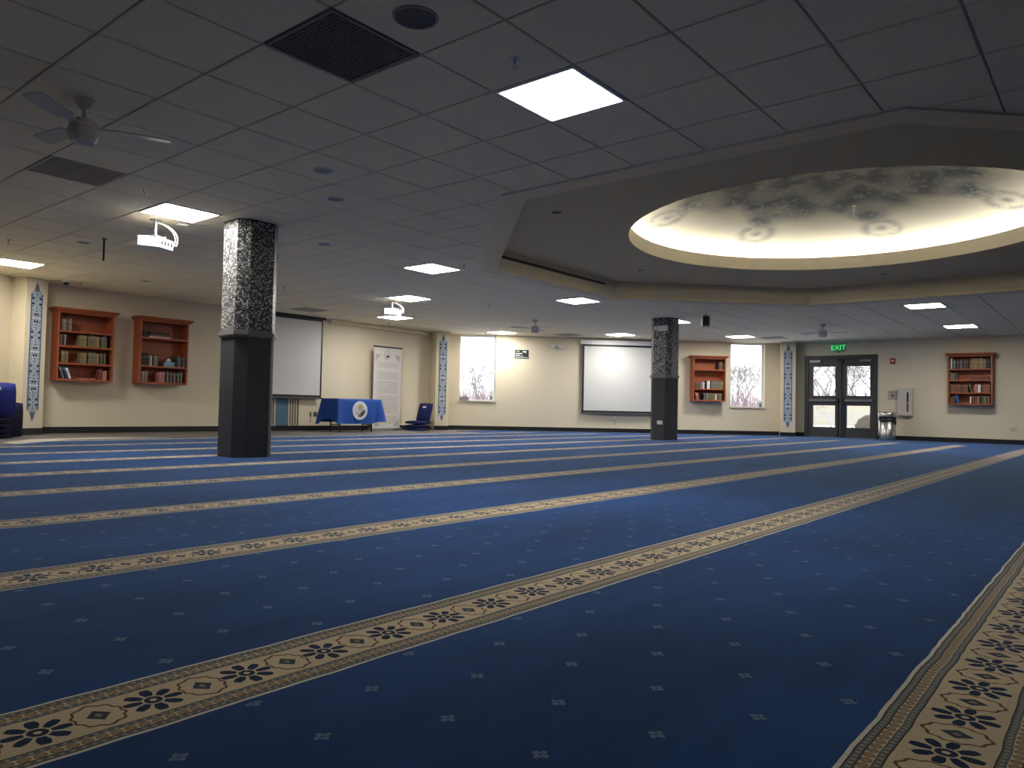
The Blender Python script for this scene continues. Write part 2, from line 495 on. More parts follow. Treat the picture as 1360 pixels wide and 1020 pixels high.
for i in range(len(ts)):
    j = (i+1) % len(ts); b.bm.faces.new((inn[i], inn[j], ott[j], ott[i]))
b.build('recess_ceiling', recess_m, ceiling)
b = B(); b.lathe([(RC,ZR-.002),(RC,ZL),(RC+.03,ZL),(RC+.03,ZT)], NS, (OC.x,OC.y,0))
lip = b.build('cove_lip', wall_m, ceiling, smooth=False)
b = B(); b.lathe([(RC+.03,ZT),(RO,ZT),(RO,ZD)], NS, (OC.x,OC.y,0)); b.build('cove_trough', white_frame, ceiling)
dm = Mat('painted dome', rough=.85, spec=.15); x, y, z = dm.coord()
dx, dy = x-OC.x, y-OC.y; r = (dx.sq()+dy.sq()).sqrt(); th = dy.atan2(dx)
nv = dm.noise(2.6, 5, rough=.65); nf = dm.noise(9, 4, rough=.7); wn = dm.noise(1.0, 3)
star = (th*8.0).cos()*.16+(th*16.0+r*6.0).cos()*.09+1.95
med = (((star-r)*3.0)._m('ADD', 0.0, clamp=True))*((r*8.5+(th*8.0).cos()*1.6+nv*5.0).sin()*.27+.74)
lace = (nf.gt(.43))*.45+.55
pth = (th/(math.pi/4)+.5).fract()*(math.pi/4)-math.pi/8
mr = ((r-2.25).sq()+(pth*2.25).sq()).sqrt()
side = ((((th*0.0)+.36-mr)*6.0)._m('ADD', 0.0, clamp=True))*((mr*26.0+nf*3.0).sin()*.25+.38)
fac = (med*lace).mx(side*lace)*(nv*1.2+.50)
col = dm.mix(fac._m('MULTIPLY', .95, clamp=True), (.225,.21,.17), (.030,.040,.050))
col = dm.mix(((wn-.48)*2.2)._m('MULTIPLY', r.lt(1.7)*.35, clamp=True), col, (.22,.15,.115))
dm.base(col)
prof = [(RO*k/14, ZD+RISE*(1-(k/14)**2)) for k in range(14, -1, -1)]
b = B(); b.lathe(prof, NS, (OC.x,OC.y,0)); tag(b.build('dome', dm.m, ceiling, smooth=True), 'shallow dome painted with a blue-grey medallion')
cove_e = emit('warm cove light', (1, .95, .83), COVE_E)
b = B(); b.lathe([(RO-.13+.022*math.cos(a), ZT+.035+.022*math.sin(a)) for a in [2*math.pi*k/6 for k in range(6)]], NS, (OC.x,OC.y,0), closed=True)
tag(b.build('cove_light', cove_e), 'ring of warm strip light hidden behind the round dome lip', 'cove light')

# ------------------------------------------------------------------ ceiling fixtures
LIGHT_LABELS = ['large square LED panel beside the near-black vent and octagonal recess', 'LED panel above the hanging projector next to the mosaic column',
 'LED panel over the corner with the pile of blue floor chairs', 'LED panel beside the left corner of the octagonal recess', 'LED panel touching the tan rim of the octagonal recess, column side',
 'LED panel just above the second hanging projector', 'LED panel below the second projector, toward the banner wall', 'LED panel in front of the window beside the green sign',
 'LED panel in front of the wide projection screen', 'LED panel partly hidden behind the far mosaic column', 'LED panel in front of the window beside the bookcase',
 'LED panel at the tan recess rim, farther from the bookcase by the cabinet', 'LED panel closest to the bookcase beyond the white cabinet']
panel_e = emit('led diffuser', (1, .965, .90), PANEL_E)
hw = T/2-.008
b = B(); b.ring([(-hw,-hw),(hw,-hw),(hw,hw),(-hw,hw)], [(-hw+.02,-hw+.02),(hw-.02,-hw+.02),(hw-.02,hw-.02),(-hw+.02,hw-.02)], 0, .02)
bmesh.ops.rotate(b.bm, verts=b.bm.verts, cent=(0,0,0), matrix=Matrix.Rotation(R(90), 3, 'X'))
bmesh.ops.translate(b.bm, verts=b.bm.verts, vec=(0,0,-.006))
frame_me = b.mesh('frame', white_frame)
b = B(); b.box(-hw+.019, hw-.019, -hw+.019, hw-.019, -.001, .010); diff_me = b.mesh('diffuser', panel_e)
for k, (i, j) in enumerate(LIGHT_CELLS):
    t = thing('ceiling_light', LIGHT_LABELS[k], 'ceiling light', (GX+(i+.5)*T, GY+(j+.5)*T, H), 0, 'LED panels in the ceiling')
    o = put('frame', frame_me, t); o.location.z = -.008 if False else .0
    put('diffuser', diff_me, t)

vent_dark = simple('dark brown grille', (.20,.18,.165), .6, var=.1)
vent_tan = simple('tan grey grille', (.50,.44,.38), .6, var=.1)
def vent(i, j, mat, label):
    t = thing('ceiling_vent', label, 'air vent', (GX+(i+.5)*T, GY+(j+.5)*T, H), 0)
    b = B(); h = hw
    for a in ((-h,h,-h,-h+.02),(-h,h,h-.02,h),(-h,-h+.02,-h+.02,h-.02),(h-.02,h,-h+.02,h-.02)): b.box(*a, -.002, .012)
    b.build('frame', mat, t)
    b = B(); b.box(-h+.02, h-.02, -h+.02, h-.02, .009, .0125); b.build('backing', mat, t)
    b = B(); n = 22
    for k in range(1, n):
        p = -h+.02+(2*h-.04)*k/n
        b.box(p-.003, p+.003, -h+.02, h-.02, .001, .009); b.box(-h+.02, h-.02, p-.003, p+.003, .001, .009)
    tag(b.build('eggcrate_core', mat, t), kind='stuff')
vent(0, 0, vent_dark, 'near-black square return grille beside a round ceiling speaker')
vent(0, 6, vent_tan, 'brown square return grille below the ceiling fan next to the projector light')
vent(11, 16, vent_tan, 'square return grille above the projection screen beside the column')
vent(22, 13, vent_tan, 'square return grille in front of the wide projection screen')
vent(27, 6, vent_tan, 'square return grille near the double glass doors')

spk_m = simple('grey speaker grille', (.30,.29,.28), .6, var=.1, scale=60)
spk_d = simple('dark speaker grille', (.085,.082,.08), .6, var=.1, scale=60)
def disc(x, y, r, mat, name, label, cat, group=None):
    t = thing(name, label, cat, (x,y,H), 0, group)
    B().lathe([(0,-.003),(r*.86,-.003),(r*.86,0)], 28).build('grille', mat, t)
    B().lathe([(r*.86,-.001),(r*.9,-.009),(r,-.006),(r,0)], 28).build('trim_ring', spk_m if mat is spk_d else white_p, t)
disc(2.51, 2.74, .115, spk_d, 'ceiling_speaker', 'round grey ceiling speaker beside the near-black vent', 'speaker')
for x, y, lb in ((4.33,5.77,'small round ceiling speaker, the paler of a pair before the column'),(3.73,5.15,'small round ceiling speaker, darker of a pair before the column'),(5.48,7.50,'small round ceiling speaker just right of the mosaic column top'),
                 (3.71,9.98,'small round ceiling speaker beside the thin hanging rod'),(5.52,12.29,'small round ceiling speaker above the two wooden bookcases'),(9.9,11.2,'small round ceiling speaker near the second projector')):
    disc(x, y, .085, spk_m, 'ceiling_speaker', lb, 'speaker', 'small ceiling speakers')
b = None
def recess_disc(x, y, z, r, lb):
    t = thing('recess_downlight', 'small unlit round downlight in the octagonal recess '+lb, 'downlight', (x,y,z), 0, 'downlights in the recess')
    B().lathe([(0,-.002),(r*.8,-.002),(r*.8,0)], 20).build('lens', spk_d, t)
    B().lathe([(r*.8,-.001),(r*.85,-.006),(r,-.004),(r,0)], 20).build('trim_ring', soffit_m, t)
recess_disc(6.75, 4.95, ZR, .075, 'near its tan corner'); recess_disc(10.3, 5.9, ZR, .075, 'by the long slot diffuser'); recess_disc(12.6, 2.9, ZR, .075, 'on the door side of the dome')

def sprinkler(x, y, z=H, drop=.0, label='pendent fire sprinkler head hanging from a ceiling tile', group='sprinkler heads'):
    t = thing('sprinkler_head', label, 'sprinkler', (x,y,z), 0, group); t.scale = (.8,.8,.72 if not drop else 1)
    B().lathe([(0,-.006),(.028,-.006),(.035,0)], 16).build('escutcheon', grey_metal, t)
    B().cyl((0,0,-.045-drop), .010, .045+drop, 10).tube([(.013,0,-.045-drop),(.011,0,-.07-drop),(0,0,-.08-drop)], .003, 5).tube([(-.013,0,-.045-drop),(-.011,0,-.07-drop),(0,0,-.08-drop)], .003, 5).build('body', grey_metal, t)
    B().cyl((0,0,-.084-drop), .018, .003, 12).build('deflector', grey_metal, t)
for x, y, lb in ((3.15,2.62,'between the near-black vent and the large LED panel'),(3.1,7.0,'just above the LED panel over the projector'),(3.09,10.6,'near the hanging rod and corner LED panel'),
                 (4.97,13.4,'above the bookcase beside the pilaster'),(7.4,13.3,'beside the column above the bookcase wall'),(7.42,7.0,'beside the LED panel at the recess corner'),
                 (7.13,10.83,'between the column and the second projector'),(10.48,9.21,'between the recess and the second projector'),(15.8,10.9,'in front of the wide screen by a vent'),(11.5,13.2,'over the banner wall near the rolled-up screen case')):
    sprinkler(x, y, label='fire sprinkler head '+lb)
sprinkler(10.9, 2.9, ZD+RISE*(1-(1.51/RO)**2)+.001, .06, 'fire sprinkler head hanging from the painted dome', None)

def fan(x, y, rot, label, blen=.52):
    t = thing('ceiling_fan', label, 'ceiling fan', (x,y,H), rot)
    B().lathe([(.062,0),(.060,-.015),(.028,-.062),(0,-.062)], 24).build('canopy', fan_m, t)
    B().cyl((0,0,-.14), .011, .09, 10).build('downrod', fan_m, t)
    B().lathe([(0,-.128),(.045,-.130),(.075,-.145),(.082,-.165),(.082,-.19),(.090,-.20),(.090,-.245),(.070,-.285),(0,-.292)], 28).build('motor', fan_m, t)
    for k in range(3):
        b = B(); pts = [(.085,-.02),(.17,-.025),(.19,-.055),(blen,-.062),(blen+.02,0),(blen,.062),(.19,.055),(.17,.025),(.085,.02)]
        b.prism(pts, -.004, .004)
        mt = Matrix.Rotation(2*math.pi*k/3, 4, 'Z') @ Matrix.Translation((0,0,-.178)) @ Matrix.Rotation(R(9), 4, 'X')
        bmesh.ops.transform(b.bm, matrix=mt, verts=b.bm.verts)
        b.build('blade', fan_m, t)
fan(1.91, 5.22, R(-22), 'ivory three-blade ceiling fan above the brown square vent', .50)
fan(12.85, 9.95, R(20), 'ivory three-blade ceiling fan before the wall with a narrow window')
fan(16.5, 5.0, R(70), 'ivory three-blade ceiling fan in front of the double glass doors')

def projector(x, y, rz, label, drop=.19):
    t = thing('projector', label, 'projector', (x,y,H), rz)
    B().lathe([(.06,0),(.06,-.008),(.02,-.02)], 20).cyl((0,0,-drop), .017, drop, 12).build('mount_pole', grey_metal, t)
    b = B(); b.lathe([(0,-drop+.02),(.055,-drop+.018),(.07,-drop),(0,-drop)], 20)
    for k in range(4):
        a = math.pi/4+k*math.pi/2
        b.tube([(0,0,-drop+.004),(.14*math.cos(a), .11*math.sin(a), -drop-.005),(.14*math.cos(a), .11*math.sin(a), -drop-.022)], .007, 6)
    b.build('mount_bracket', grey_metal, t)
    b = B(); b.prism([(-.17,-.135),(.045,-.135),(.18,.02),(.18,.135),(-.17,.135)], -drop-.125, -drop-.018); body = b.build('body', white_p, t, bevel=.012)
    b = B(); b.cyl((.09,.133,-drop-.068), .040, .025, 20, axis='y'); b.build('lens_ring', black_p, body)
    for k in range(4):
        b = B(); b.box(-.012, .012, -.004, .002, -.02, .02, Matrix.Translation((.045+.135*(k+.6)/4.3, -.135+.155*(k+.6)/4.3, -drop-.07)) @ Matrix.Rotation(math.atan2(.155,.135), 4, 'Z')); b.build('connector', black_p, body)
    b = B()
    for k in range(7): b.box(-.12+.014*k, -.115+.014*k, -.1362, -.1345, -drop-.11, -drop-.035)
    b.build('air_slot', bar_metal, body)
    b = B(); pts = []
    for k in range(13):
        u_ = k/12; pts.append((.02+.20*math.sin(u_*math.pi*.62), -.02+.02*u_, -.035-(drop+.04)*u_**1.6))
    b.tube(pts, .006, 6).tube([(p[0]*.9, p[1]+.03, p[2]) for p in pts], .005, 6)
    b.build('cable', white_p, t)
projector(3.70, 8.05, R(-24), 'white projector hanging under the LED panel nearest the mosaic column')
projector(9.22, 10.50, R(-30), 'white projector hanging between two LED panels before the banner wall', .14)
B().box(-.05,.05,-.03,.03,-.02,0).build('x', white_p).name = 'ceiling_outlet_box'
o = bpy.data.objects['ceiling_outlet_box']; o.location = (3.95,7.98,H); tag(o, 'small white ceiling outlet box beside the hanging projector', 'outlet box')
t = thing('hanging_rod', 'thin black rod hanging from the ceiling beside a projector', 'rod', (3.77,9.53,H))
B().cyl((0,0,-.27), .011, .27, 10).build('rod', black_p, t); B().lathe([(.03,0),(.03,-.006),(.012,-.012)], 16).build('flange', black_p, t)
t = thing('dome_camera', 'small dark dome security camera at the ceiling by the blue pilaster', 'camera', (4.75,13.42,H))
B().lathe([(.055,0),(.055,-.03),(.048,-.035)], 20).build('housing', white_p, t)
B().lathe([(.046,-.033),(.042,-.055),(.026,-.072),(0,-.08)], 20).build('dome_cover', black_p, t, smooth=True)
t = thing('hanging_speaker', 'small black-fronted speaker box hanging from the ceiling beside the far column', 'speaker', (13.80,6.42,H), R(28))
B().cyl((0,0,-.05), .012, .05, 10).build('bracket', black_p, t)
B().box(-.09,.09,-.075,.075,-.24,-.04).build('cabinet', spk_m, t, bevel=.006)
B().box(-.095,-.0905,-.055,.055,-.225,-.055).build('grille', black_p, t)

# ------------------------------------------------------------------ columns
mos = Mat('black and white chip mosaic', rough=.28, spec=.5); mos.coord()
va = mos.voronoi(60, 'F1', 'Color', rnd=.85); vd = S(mos.nt, mos.voronoi(60, 'DISTANCE_TO_EDGE', 'Distance', rnd=.85))
sx = mos.node('ShaderNodeSeparateColor'); mos.nt.links.new(va, sx.inputs[0]); rv = S(mos.nt, sx.outputs[0])
cm = mos.mix(rv.gt(.42), (.020,.021,.023), (.17,.17,.17)); cm = mos.mix(rv.gt(.72), cm, (.52,.52,.50))
cm = mos.mix(vd.lt(.09), cm, (.035,.035,.036)); mos.base(cm); mos.bump(vd.mn(.2), .5, .008)
def chamfer_sq(h, c): return [(-h,-h+c),(-h,h-c),(-h+c,h),(h-c,h),(h,h-c),(h,-h+c),(h-c,-h),(-h+c,-h)][::-1]
def column(x, y, label):
    t = thing('column', label, 'column', (x,y,0))
    B().prism(chamfer_sq(.235,.10), 0, 1.29).build('lower_shaft', col_dark, t)
    b = B(); b.prism(chamfer_sq(.250,.104), 1.275, 1.295); b.prism(chamfer_sq(.264,.108), 1.295, 1.325); b.prism(chamfer_sq(.248,.103), 1.325, 1.352)
    b.build('collar_moulding', col_trim, t)
    B().prism(chamfer_sq(.240,.101), 1.34, H).build('mosaic_shaft', mos.m, t)
    B().prism(chamfer_sq(.243,.102), H-.012, H+.005).build('top_trim', black_p, t)
    b = B()
    for a, c in chamfer_sq(.236,.10):
        if a > 0 and c < -.2: b.cyl((a,c,.01), .008, 1.26, 6)
    b.build('corner_strip', col_trim, t)
    return t
column(4.43, 7.38, 'mosaic and charcoal column standing near the two wooden bookcases')
column(14.07, 7.45, 'mosaic and charcoal column standing before the wide projection screen')
t = thing('column_speaker', 'small grey device bracketed high on the column near the bookcases', 'speaker', (4.665,7.40,2.24))
B().box(0,.03,-.03,.03,-.04,.05).build('bracket', black_p, t); B().cyl((.03,0,-.005), .035, .075, 16, axis='x').build('housing', spk_m, t)
t = thing('emergency_light', 'white twin-head emergency light high on the far column', 'emergency light', (13.83,7.38,2.24), R(-90))
B().box(-.10,.13,-.07,0,0,.11).build('case', white_p, t, bevel=.006)
for sx in (-1, 1): B().cyl((sx*.12+.015,-.12,.06), .035, .06, 14, axis='y').build('lamp_head', white_p, t)
t = thing('column_outlet', 'white outlet plate low on the far column', 'outlet', (13.834,7.42,.32), R(-90))
B().box(-.06,.06,-.006,0,0,.075).build('plate', white_p, t)
for k in (-1,1): B().box(k*.03-.016,k*.03+.016,-.008,-.005,.015,.06).build('socket', simple('outlet face', (.6,.58,.52)), t)

# ------------------------------------------------------------------ pilasters with painted ornament
orn = Mat('blue arabesque stencil', rough=.7, spec=.2); x, y, z = orn.coord()
zz = (z/.545).fract(); ax = x.abs()
mv = orn.combine(ax*1.0, (zz-.5).abs()*.545, (z/.545).floor()*0.0)
ed = S(orn.nt, orn.voronoi(27, 'DISTANCE_TO_EDGE', 'Distance', vec=mv)); vc = orn.voronoi(27, 'F1', 'Color', vec=mv)
sc = orn.node('ShaderNodeSeparateColor'); orn.nt.links.new(vc, sc.inputs[0]); rv = S(orn.nt, sc.outputs[0])
blue_o = (.115,.17,.265)
oc = orn.mix(rv.gt(.42), (.17,.25,.36), (.015,.025,.06))
white_l = ed.lt(.065).mx((ax-(((zz*2*math.pi).cos()*.5+.5)*.045+.012)).abs().lt(.005)).mx((zz-.5).abs().gt(.482))
oc = orn.mix(white_l, oc, (.62,.66,.68))
inside = ax.lt(.083)*z.between(-.98,.98)
orn.base(orn.mix(inside, blue_o, oc))
def pilaster(cx, cy, nx, ny, label, d=.5):
    rz = math.atan2(-nx, ny)+math.pi                      # local -y faces the room
    t = thing('pilaster', label, 'pilaster', (cx,cy,0), rz)
    ca, sa = math.cos(rz), math.sin(rz)
    pw = in_room([(cx+a*ca-c*sa, cy+a*sa+c*ca) for a, c in ((-.19,0),(-.19,d+.2),(.19,d+.2),(.19,0))])
    pl = [((a-cx)*ca+(c-cy)*sa, -(a-cx)*sa+(c-cy)*ca) for a, c in pw]
    B().prism([(a*.999, c*.992) for a, c in pl], 0, H-.001).build('shaft', wall_m, t)
    B().box(-.196,.196,-.010,.02,0,.10).build('base_strip', black_base, t)
    b = B(); w_ = .105
    side_ = [(-w_,-.93),(-w_,.93),(-w_+.02,.95),(-.045,.99),(-.03,1.05),(0,1.13)]
    pts = side_+[(-a, c) for a, c in side_[-2::-1]]+[]
    low = [(a, -c) for a, c in side_[-1:0:-1]]
    full = [(w_,-.93),(w_-.02,-.95),(.045,-.99),(.03,-1.05),(0,-1.13),(-.03,-1.05),(-.045,-.99),(-w_+.02,-.95),(-w_,-.93),(-w_,.93),(-w_+.02,.95),(-.045,.99),(-.03,1.05),(0,1.13),(.03,1.05),(.045,.99),(w_-.02,.95),(w_,.93)]
    b.prism(full, -.004, 0, axis='y')
    o = b.build('ornament', orn.m, t); o.location = (0,0,1.335)
    tag(o, 'tall blue pointed arabesque ornament')
pilaster(4.40, 13.62, .38, -.92, 'cream corner pilaster with tall blue ornament beside the bookcase at the chairs')
pilaster(13.72, 13.61, -.38, -.92, 'cream corner pilaster with tall blue ornament between blue floor chairs and window')
pilaster(20.16, 7.00, -.92, -.38, 'cream corner pilaster with tall blue ornament beside the double glass doors')

# ------------------------------------------------------------------ windows
for k, (s0, s1, z0, z1) in enumerate(OPEN['northeast']):
    loc, a = on_wall('northeast', 0); root = thing('window_%d' % (k+1), None, None, loc, a); tag(root, kind='structure')
    b = B(); y0, y1 = .15, .20
    f = .028
    b.box(s0,s0+f,y0,y1,z0,z1); b.box(s1-f,s1,y0,y1,z0,z1); b.box(s0+f,s1-f,y0,y1,z0,z0+f); b.box(s0+f,s1-f,y0,y1,z1-f,z1)
    b.build('window_frame', dark_metal if False else white_frame, root)
    B().box(s0+f,s1-f,.172,.178,z0+f,z1-f).build('glass_pane', glass_m, root)
    B().box(s0-.03,s1+.03,-.035,.15,z0-.03,z0+.002).build('window_sill', simple('sill', (.55,.50,.42), .5), root)
# things standing on the sills
loc, a = on_wall('northeast', .70, -.06, .772); t = thing('framed_plaque', 'small dark framed plaque leaning in the first window corner', 'plaque', loc, a)
B().box(-.11,.11,-.01,.01,0,.10).build('frame', simple('plaque brown', (.12,.10,.09)), t); B().box(-.09,.09,-.013,-.009,.02,.08).build('face', spk_m, t)
loc, a = on_wall('northeast', 1.42, -.06, .772); t = thing('window_notice', 'small white notice standing at the first window beside the jamb', 'notice', loc, a)
B().box(-.06,.06,-.006,.006,0,.20).build('sheet', white_p, t); B().box(-.03,.03,-.009,-.005,.03,.13).build('printed_patch', simple('grey print', (.16,.20,.24)), t)
loc, a = on_wall('northeast', 8.85, -.06, .752); t = thing('window_notice', 'small white notice standing at the window by the bookcase', 'notice', loc, a)
B().box(-.06,.06,-.006,.006,0,.17).build('sheet', white_p, t); B().box(-.03,.03,-.009,-.005,.02,.11).build('printed_patch', bpy.data.materials['grey print'], t)

# ------------------------------------------------------------------ double doors (east wall)
loc, a = on_wall('east', 0); dr = thing('door_1', None, None, loc, a); tag(dr, kind='structure')
d0, d1, dz = .59, 2.41, 2.165
b = B(); b.box(d0,d1,-.02,.16,-.01,.006); b.box(d0,d0+.09,-.02,.16,0,dz); b.box(d1-.07,d1,-.02,.16,0,dz); b.box(d0+.09,d1-.07,-.02,.16,dz-.09,dz)
b.build('door_frame', dark_metal, dr)
mid = (d0+.09+d1-.07)/2
B().box(mid-.028,mid+.028,-.02,.10,0,dz-.09).build('centre_mullion', dark_metal, dr)
for k, (x0, x1) in enumerate(((d0+.093, mid-.03), (mid+.03, d1-.073))):
    lw_, gl0, gl1 = x1-x0, x0+.125, x1-.11
    b = B(); y0, y1 = .01, .055
    b.box(x0,gl0,y0,y1,.008,dz-.092); b.box(gl1,x1,y0,y1,.008,dz-.092)
    for z0, z1 in ((.008,.27),(.84,1.10),(1.87,dz-.092)): b.box(gl0,gl1,y0,y1,z0,z1)
    leaf = b.build('door_leaf', dark_metal, dr)
    for z0, z1 in ((.27,.84),(1.10,1.87)):
        B().box(gl0,gl1,.030,.036,z0,z1).build('glass_pane', glass_m, leaf)
    b = B(); b.box(x0+.03,x1-.03,-.055,-.02,.945,1.005); b.box(x0+.03,x0+.09,-.02,.01,.95,1.0); b.box(x1-.09,x1-.03,-.02,.01,.95,1.0)
    b.build('push_bar', bar_metal, leaf)
    xe = x1-.075 if k == 0 else x0+.015
    B().box(xe,xe+.06,-.065,.01,.915,1.035).build('latch_box', black_p, leaf)
    B().box(xe+.02,xe+.045,-.03,.01,.06,.92).build('vertical_rod', dark_metal, leaf)
    B().box(xe,xe+.06,-.04,.01,.02,.09).build('floor_bolt', black_p, leaf)
    cx = x0+.05 if k == 0 else x1-.35
    B().box(cx,cx+.28,-.06,.01,1.985,2.04).build('door_closer', bar_metal, leaf)
B().box(mid-.07,mid+.07,-.06,-.02,1.96,2.07).build('strike_box', black_p, dr)

# exit sign
def text_mesh(txt, size, mat, name, parent, loc, ext=.002):
    cu = bpy.data.curves.new(name, 'FONT'); cu.body = txt; cu.size = size; cu.align_x = 'CENTER'; cu.align_y = 'CENTER'; cu.extrude = ext
    tmp = bpy.data.objects.new(name, cu); C.objects.link(tmp)
    dg = bpy.context.evaluated_depsgraph_get(); me = bpy.data.meshes.new_from_object(tmp.evaluated_get(dg))
    bpy.data.objects.remove(tmp); bpy.data.curves.remove(cu)
    me.materials.clear(); me.materials.append(mat)
    o = put(name, me, parent); o.location = loc; o.rotation_euler = (R(90), 0, 0); return o
loc, a = on_wall('east', 1.46, 0, 2.26); t = thing('exit_sign', 'green lit EXIT sign above the double glass doors', 'exit sign', loc, a)
B().box(-.155,.155,-.05,0,0,.20).build('case', simple('exit case', (.22,.50,.28), .4), t, bevel=.006)
text_mesh('EXIT', .185, emit('exit green', (.06,1,.22), .30), 'lettering', t, (0,-.053,.10))
B().cyl((.0,-.025,-.03), .018, .03, 10).build('test_lamp', black_p, t)
# wall items right of the doors
loc, a = on_wall('east', 2.76, 0, 1.91); t = thing('fire_alarm', 'red square fire alarm strobe on the wall beside the doors', 'fire alarm', loc, a)
B().box(-.06,.06,-.035,0,0,.14).build('case', red_p, t, bevel=.005); B().box(-.03,.03,-.055,-.034,.055,.10).build('strobe_lens', white_p, t)
loc, a = on_wall('east', 2.755, 0, 1.0); t = thing('wall_notice', 'small grey notice on the wall above the waste bin', 'notice', loc, a)
B().box(-.10,.10,-.008,0,0,.23).build('sheet', simple('notice grey', (.42,.40,.36)), t)
for zz_, ww in ((.19,.08),(.165,.06),(.03,.07)): B().box(-ww,ww,-.010,-.007,zz_,zz_+.012).build('printed_line', bpy.data.materials['grey print'], t)
b = B(); b.cyl((0,-.010,.105), .035, .003, 18, axis='y'); b.build('printed_symbol', red_p, t)
loc, a = on_wall('east', 3.06, 0, .60); t = thing('extinguisher_cabinet', 'white wall cabinet with a narrow dark and red strip beside the doors', 'cabinet', loc, a)
cab_m = simple('off-white cabinet enamel', (.56,.54,.48), .4, var=.03)
B().box(-.17,.17,-.11,0,0,.69).build('body', cab_m, t, bevel=.006)
d_ = B().box(-.155,.155,-.125,-.11,.02,.67).build('door', cab_m, t, bevel=.004)
B().box(.045,.085,-.130,-.124,.34,.59).build('dark_strip', black_p, d_); B().box(.045,.085,-.130,-.124,.10,.32).build('red_strip', red_p, d_)
loc, a = on_wall('east', 5.30, 0, .30); t = thing('wall_outlet', 'beige wall outlet below the bookcase beside the white cabinet', 'outlet', loc, a)
B().box(-.06,.06,-.006,0,0,.075).build('plate', simple('beige plate', (.5,.44,.33)), t)
for k in (-1,1): B().box(k*.03-.016,k*.03+.016,-.008,-.005,.015,.06).build('socket', bpy.data.materials['outlet face'], t)
# waste bin
steel = Mat('stainless steel', (.66,.63,.60), .30, 1.0); steel.coord()
t = thing('waste_bin', 'round stainless steel waste bin with black liner beside the doors', 'bin', (20.18,4.56,0))
B().lathe([(0,0),(.185,0),(.188,.01),(.192,.57),(.18,.57)], 40).build('body', steel.m, t, smooth=True)
b = B(); n = 40; rows = []
for z_, r_ in ((.57,.186),(.60,.198),(.50,.200),(.49,.197)):
    rows.append([b.bm.verts.new((r_*math.cos(2*math.pi*i/n), r_*math.sin(2*math.pi*i/n), z_-(.05+.03*math.sin(3*i*2*math.pi/n)+.04*math.cos(2*math.pi*i/n-5)) if z_ < .55 else z_)) for i in range(n)])
for A_, B_ in zip(rows, rows[1:]):
    for i in range(n): b.bm.faces.new((A_[i], A_[(i+1)%n], B_[(i+1)%n], B_[i]))
b.build('liner_bag', black_p, t, smooth=True)
B().lathe([(.20,.575),(.204,.60),(.204,.66),(.19,.685),(.13,.70),(.12,.68),(.12,.60)], 40).build('lid', steel.m, t, smooth=True)

# ------------------------------------------------------------------ other wall things
loc, a = on_wall('northeast', 2.21, 0, 1.92); t = thing('wall_sign', 'dark green framed sign with white lettering beside the first window', 'sign', loc, a)
B().box(-.19,.19,-.015,0,0,.235).build('frame', bpy.data.materials['grey print'], t, bevel=.003)
B().box(-.175,.175,-.018,-.014,.012,.223).build('face', simple('sign dark green', (.018,.03,.028)), t)
for x0, x1, z0, z1 in ((-.165,.02,.12,.145),(-.165,-.04,.09,.102),(-.165,.05,.06,.072),(-.165,.16,.025,.038),(.03,.07,.165,.205),(.085,.12,.15,.205),(-.15,-.06,.185,.20)):
    B().box(x0,x1,-.020,-.017,z0,z1).build('lettering', white_p, t)
loc, a = on_wall('northeast', 3.17, 0, 2.2); t = thing('emergency_light', 'white twin-head emergency light high on the wall beside the screen', 'emergency light', loc, a)
B().box(-.05,.17,-.07,0,0,.10).build('case', white_p, t, bevel=.006)
for sx in (-1, .35): B().cyl((sx*.13,-.13,.07), .045, .07, 14, axis='y').build('lamp_head', white_p, t)
loc, a = on_wall('northeast', 4.76, 0, .33); t = thing('wall_outlet', 'white wall outlet with a plugged cord under the wide screen', 'outlet', loc, a)
B().box(-.04,.04,-.006,0,0,.11).build('plate', white_p, t); B().box(-.018,.018,-.03,-.006,.02,.05).build('plug', white_p, t)
B().tube([(0,-.03,.03),(.01,-.035,-.05),(.03,-.03,-.13),(.05,-.02,-.16)], .005, 6).build('cord', spk_m, t)

def proj_screen(wl, s0, s1, z0, z1, label, case=True):
    loc, a = on_wall(wl, 0, .115); t = thing('projection_screen', label, 'screen', loc, a)
    B().box(s0-.06,s1+.06,-.02,.08,z1,min(z1+.12,H-.004)).build('roller_case', white_frame if case else black_p, t, bevel=.008)
    B().box(s0,s1,.0,.004,z0,z1+.02).build('black_masking', black_p, t)
    B().box(s0+.045,s1-.045,-.003,.0,z0+.045,z1-.05).build('screen_cloth', screen_m, t)
    b = B(); b.box(s0-.03,s1+.03,-.012,.014,z0-.035,z0+.004); b.build('weight_bar', simple('weight bar', (.10,.09,.08), .5), t)
    b = B(); b.box(s0+.2,s0+.24,.08,.112,z1+.01,z1+.045); b.box(s1-.24,s1-.2,.08,.112,z1+.01,z1+.045); b.build('wall_bracket', grey_metal, t)
proj_screen('north', 3.72, 5.90, .735, 2.475, 'pulled-down projection screen behind the mosaic column on the bookcase wall', False)
proj_screen('northeast', 3.84, 6.20, .53, 2.345, 'pulled-down projection screen behind the far column between two windows')
# rolled-up screen case along the ceiling
loc, a = on_wall('north', 0, .07); t = thing('rolled_screen', 'long cream rolled-up screen case under the ceiling above the banner', 'screen case', loc, a)
B().box(6.15,9.20,-.06,.06,2.43,2.515).build('case', soffit_m, t, bevel=.01)
for xx in (6.14, 9.19): B().box(xx,xx+.02,-.065,.065,2.42,2.52).build('end_cap', white_p, t)

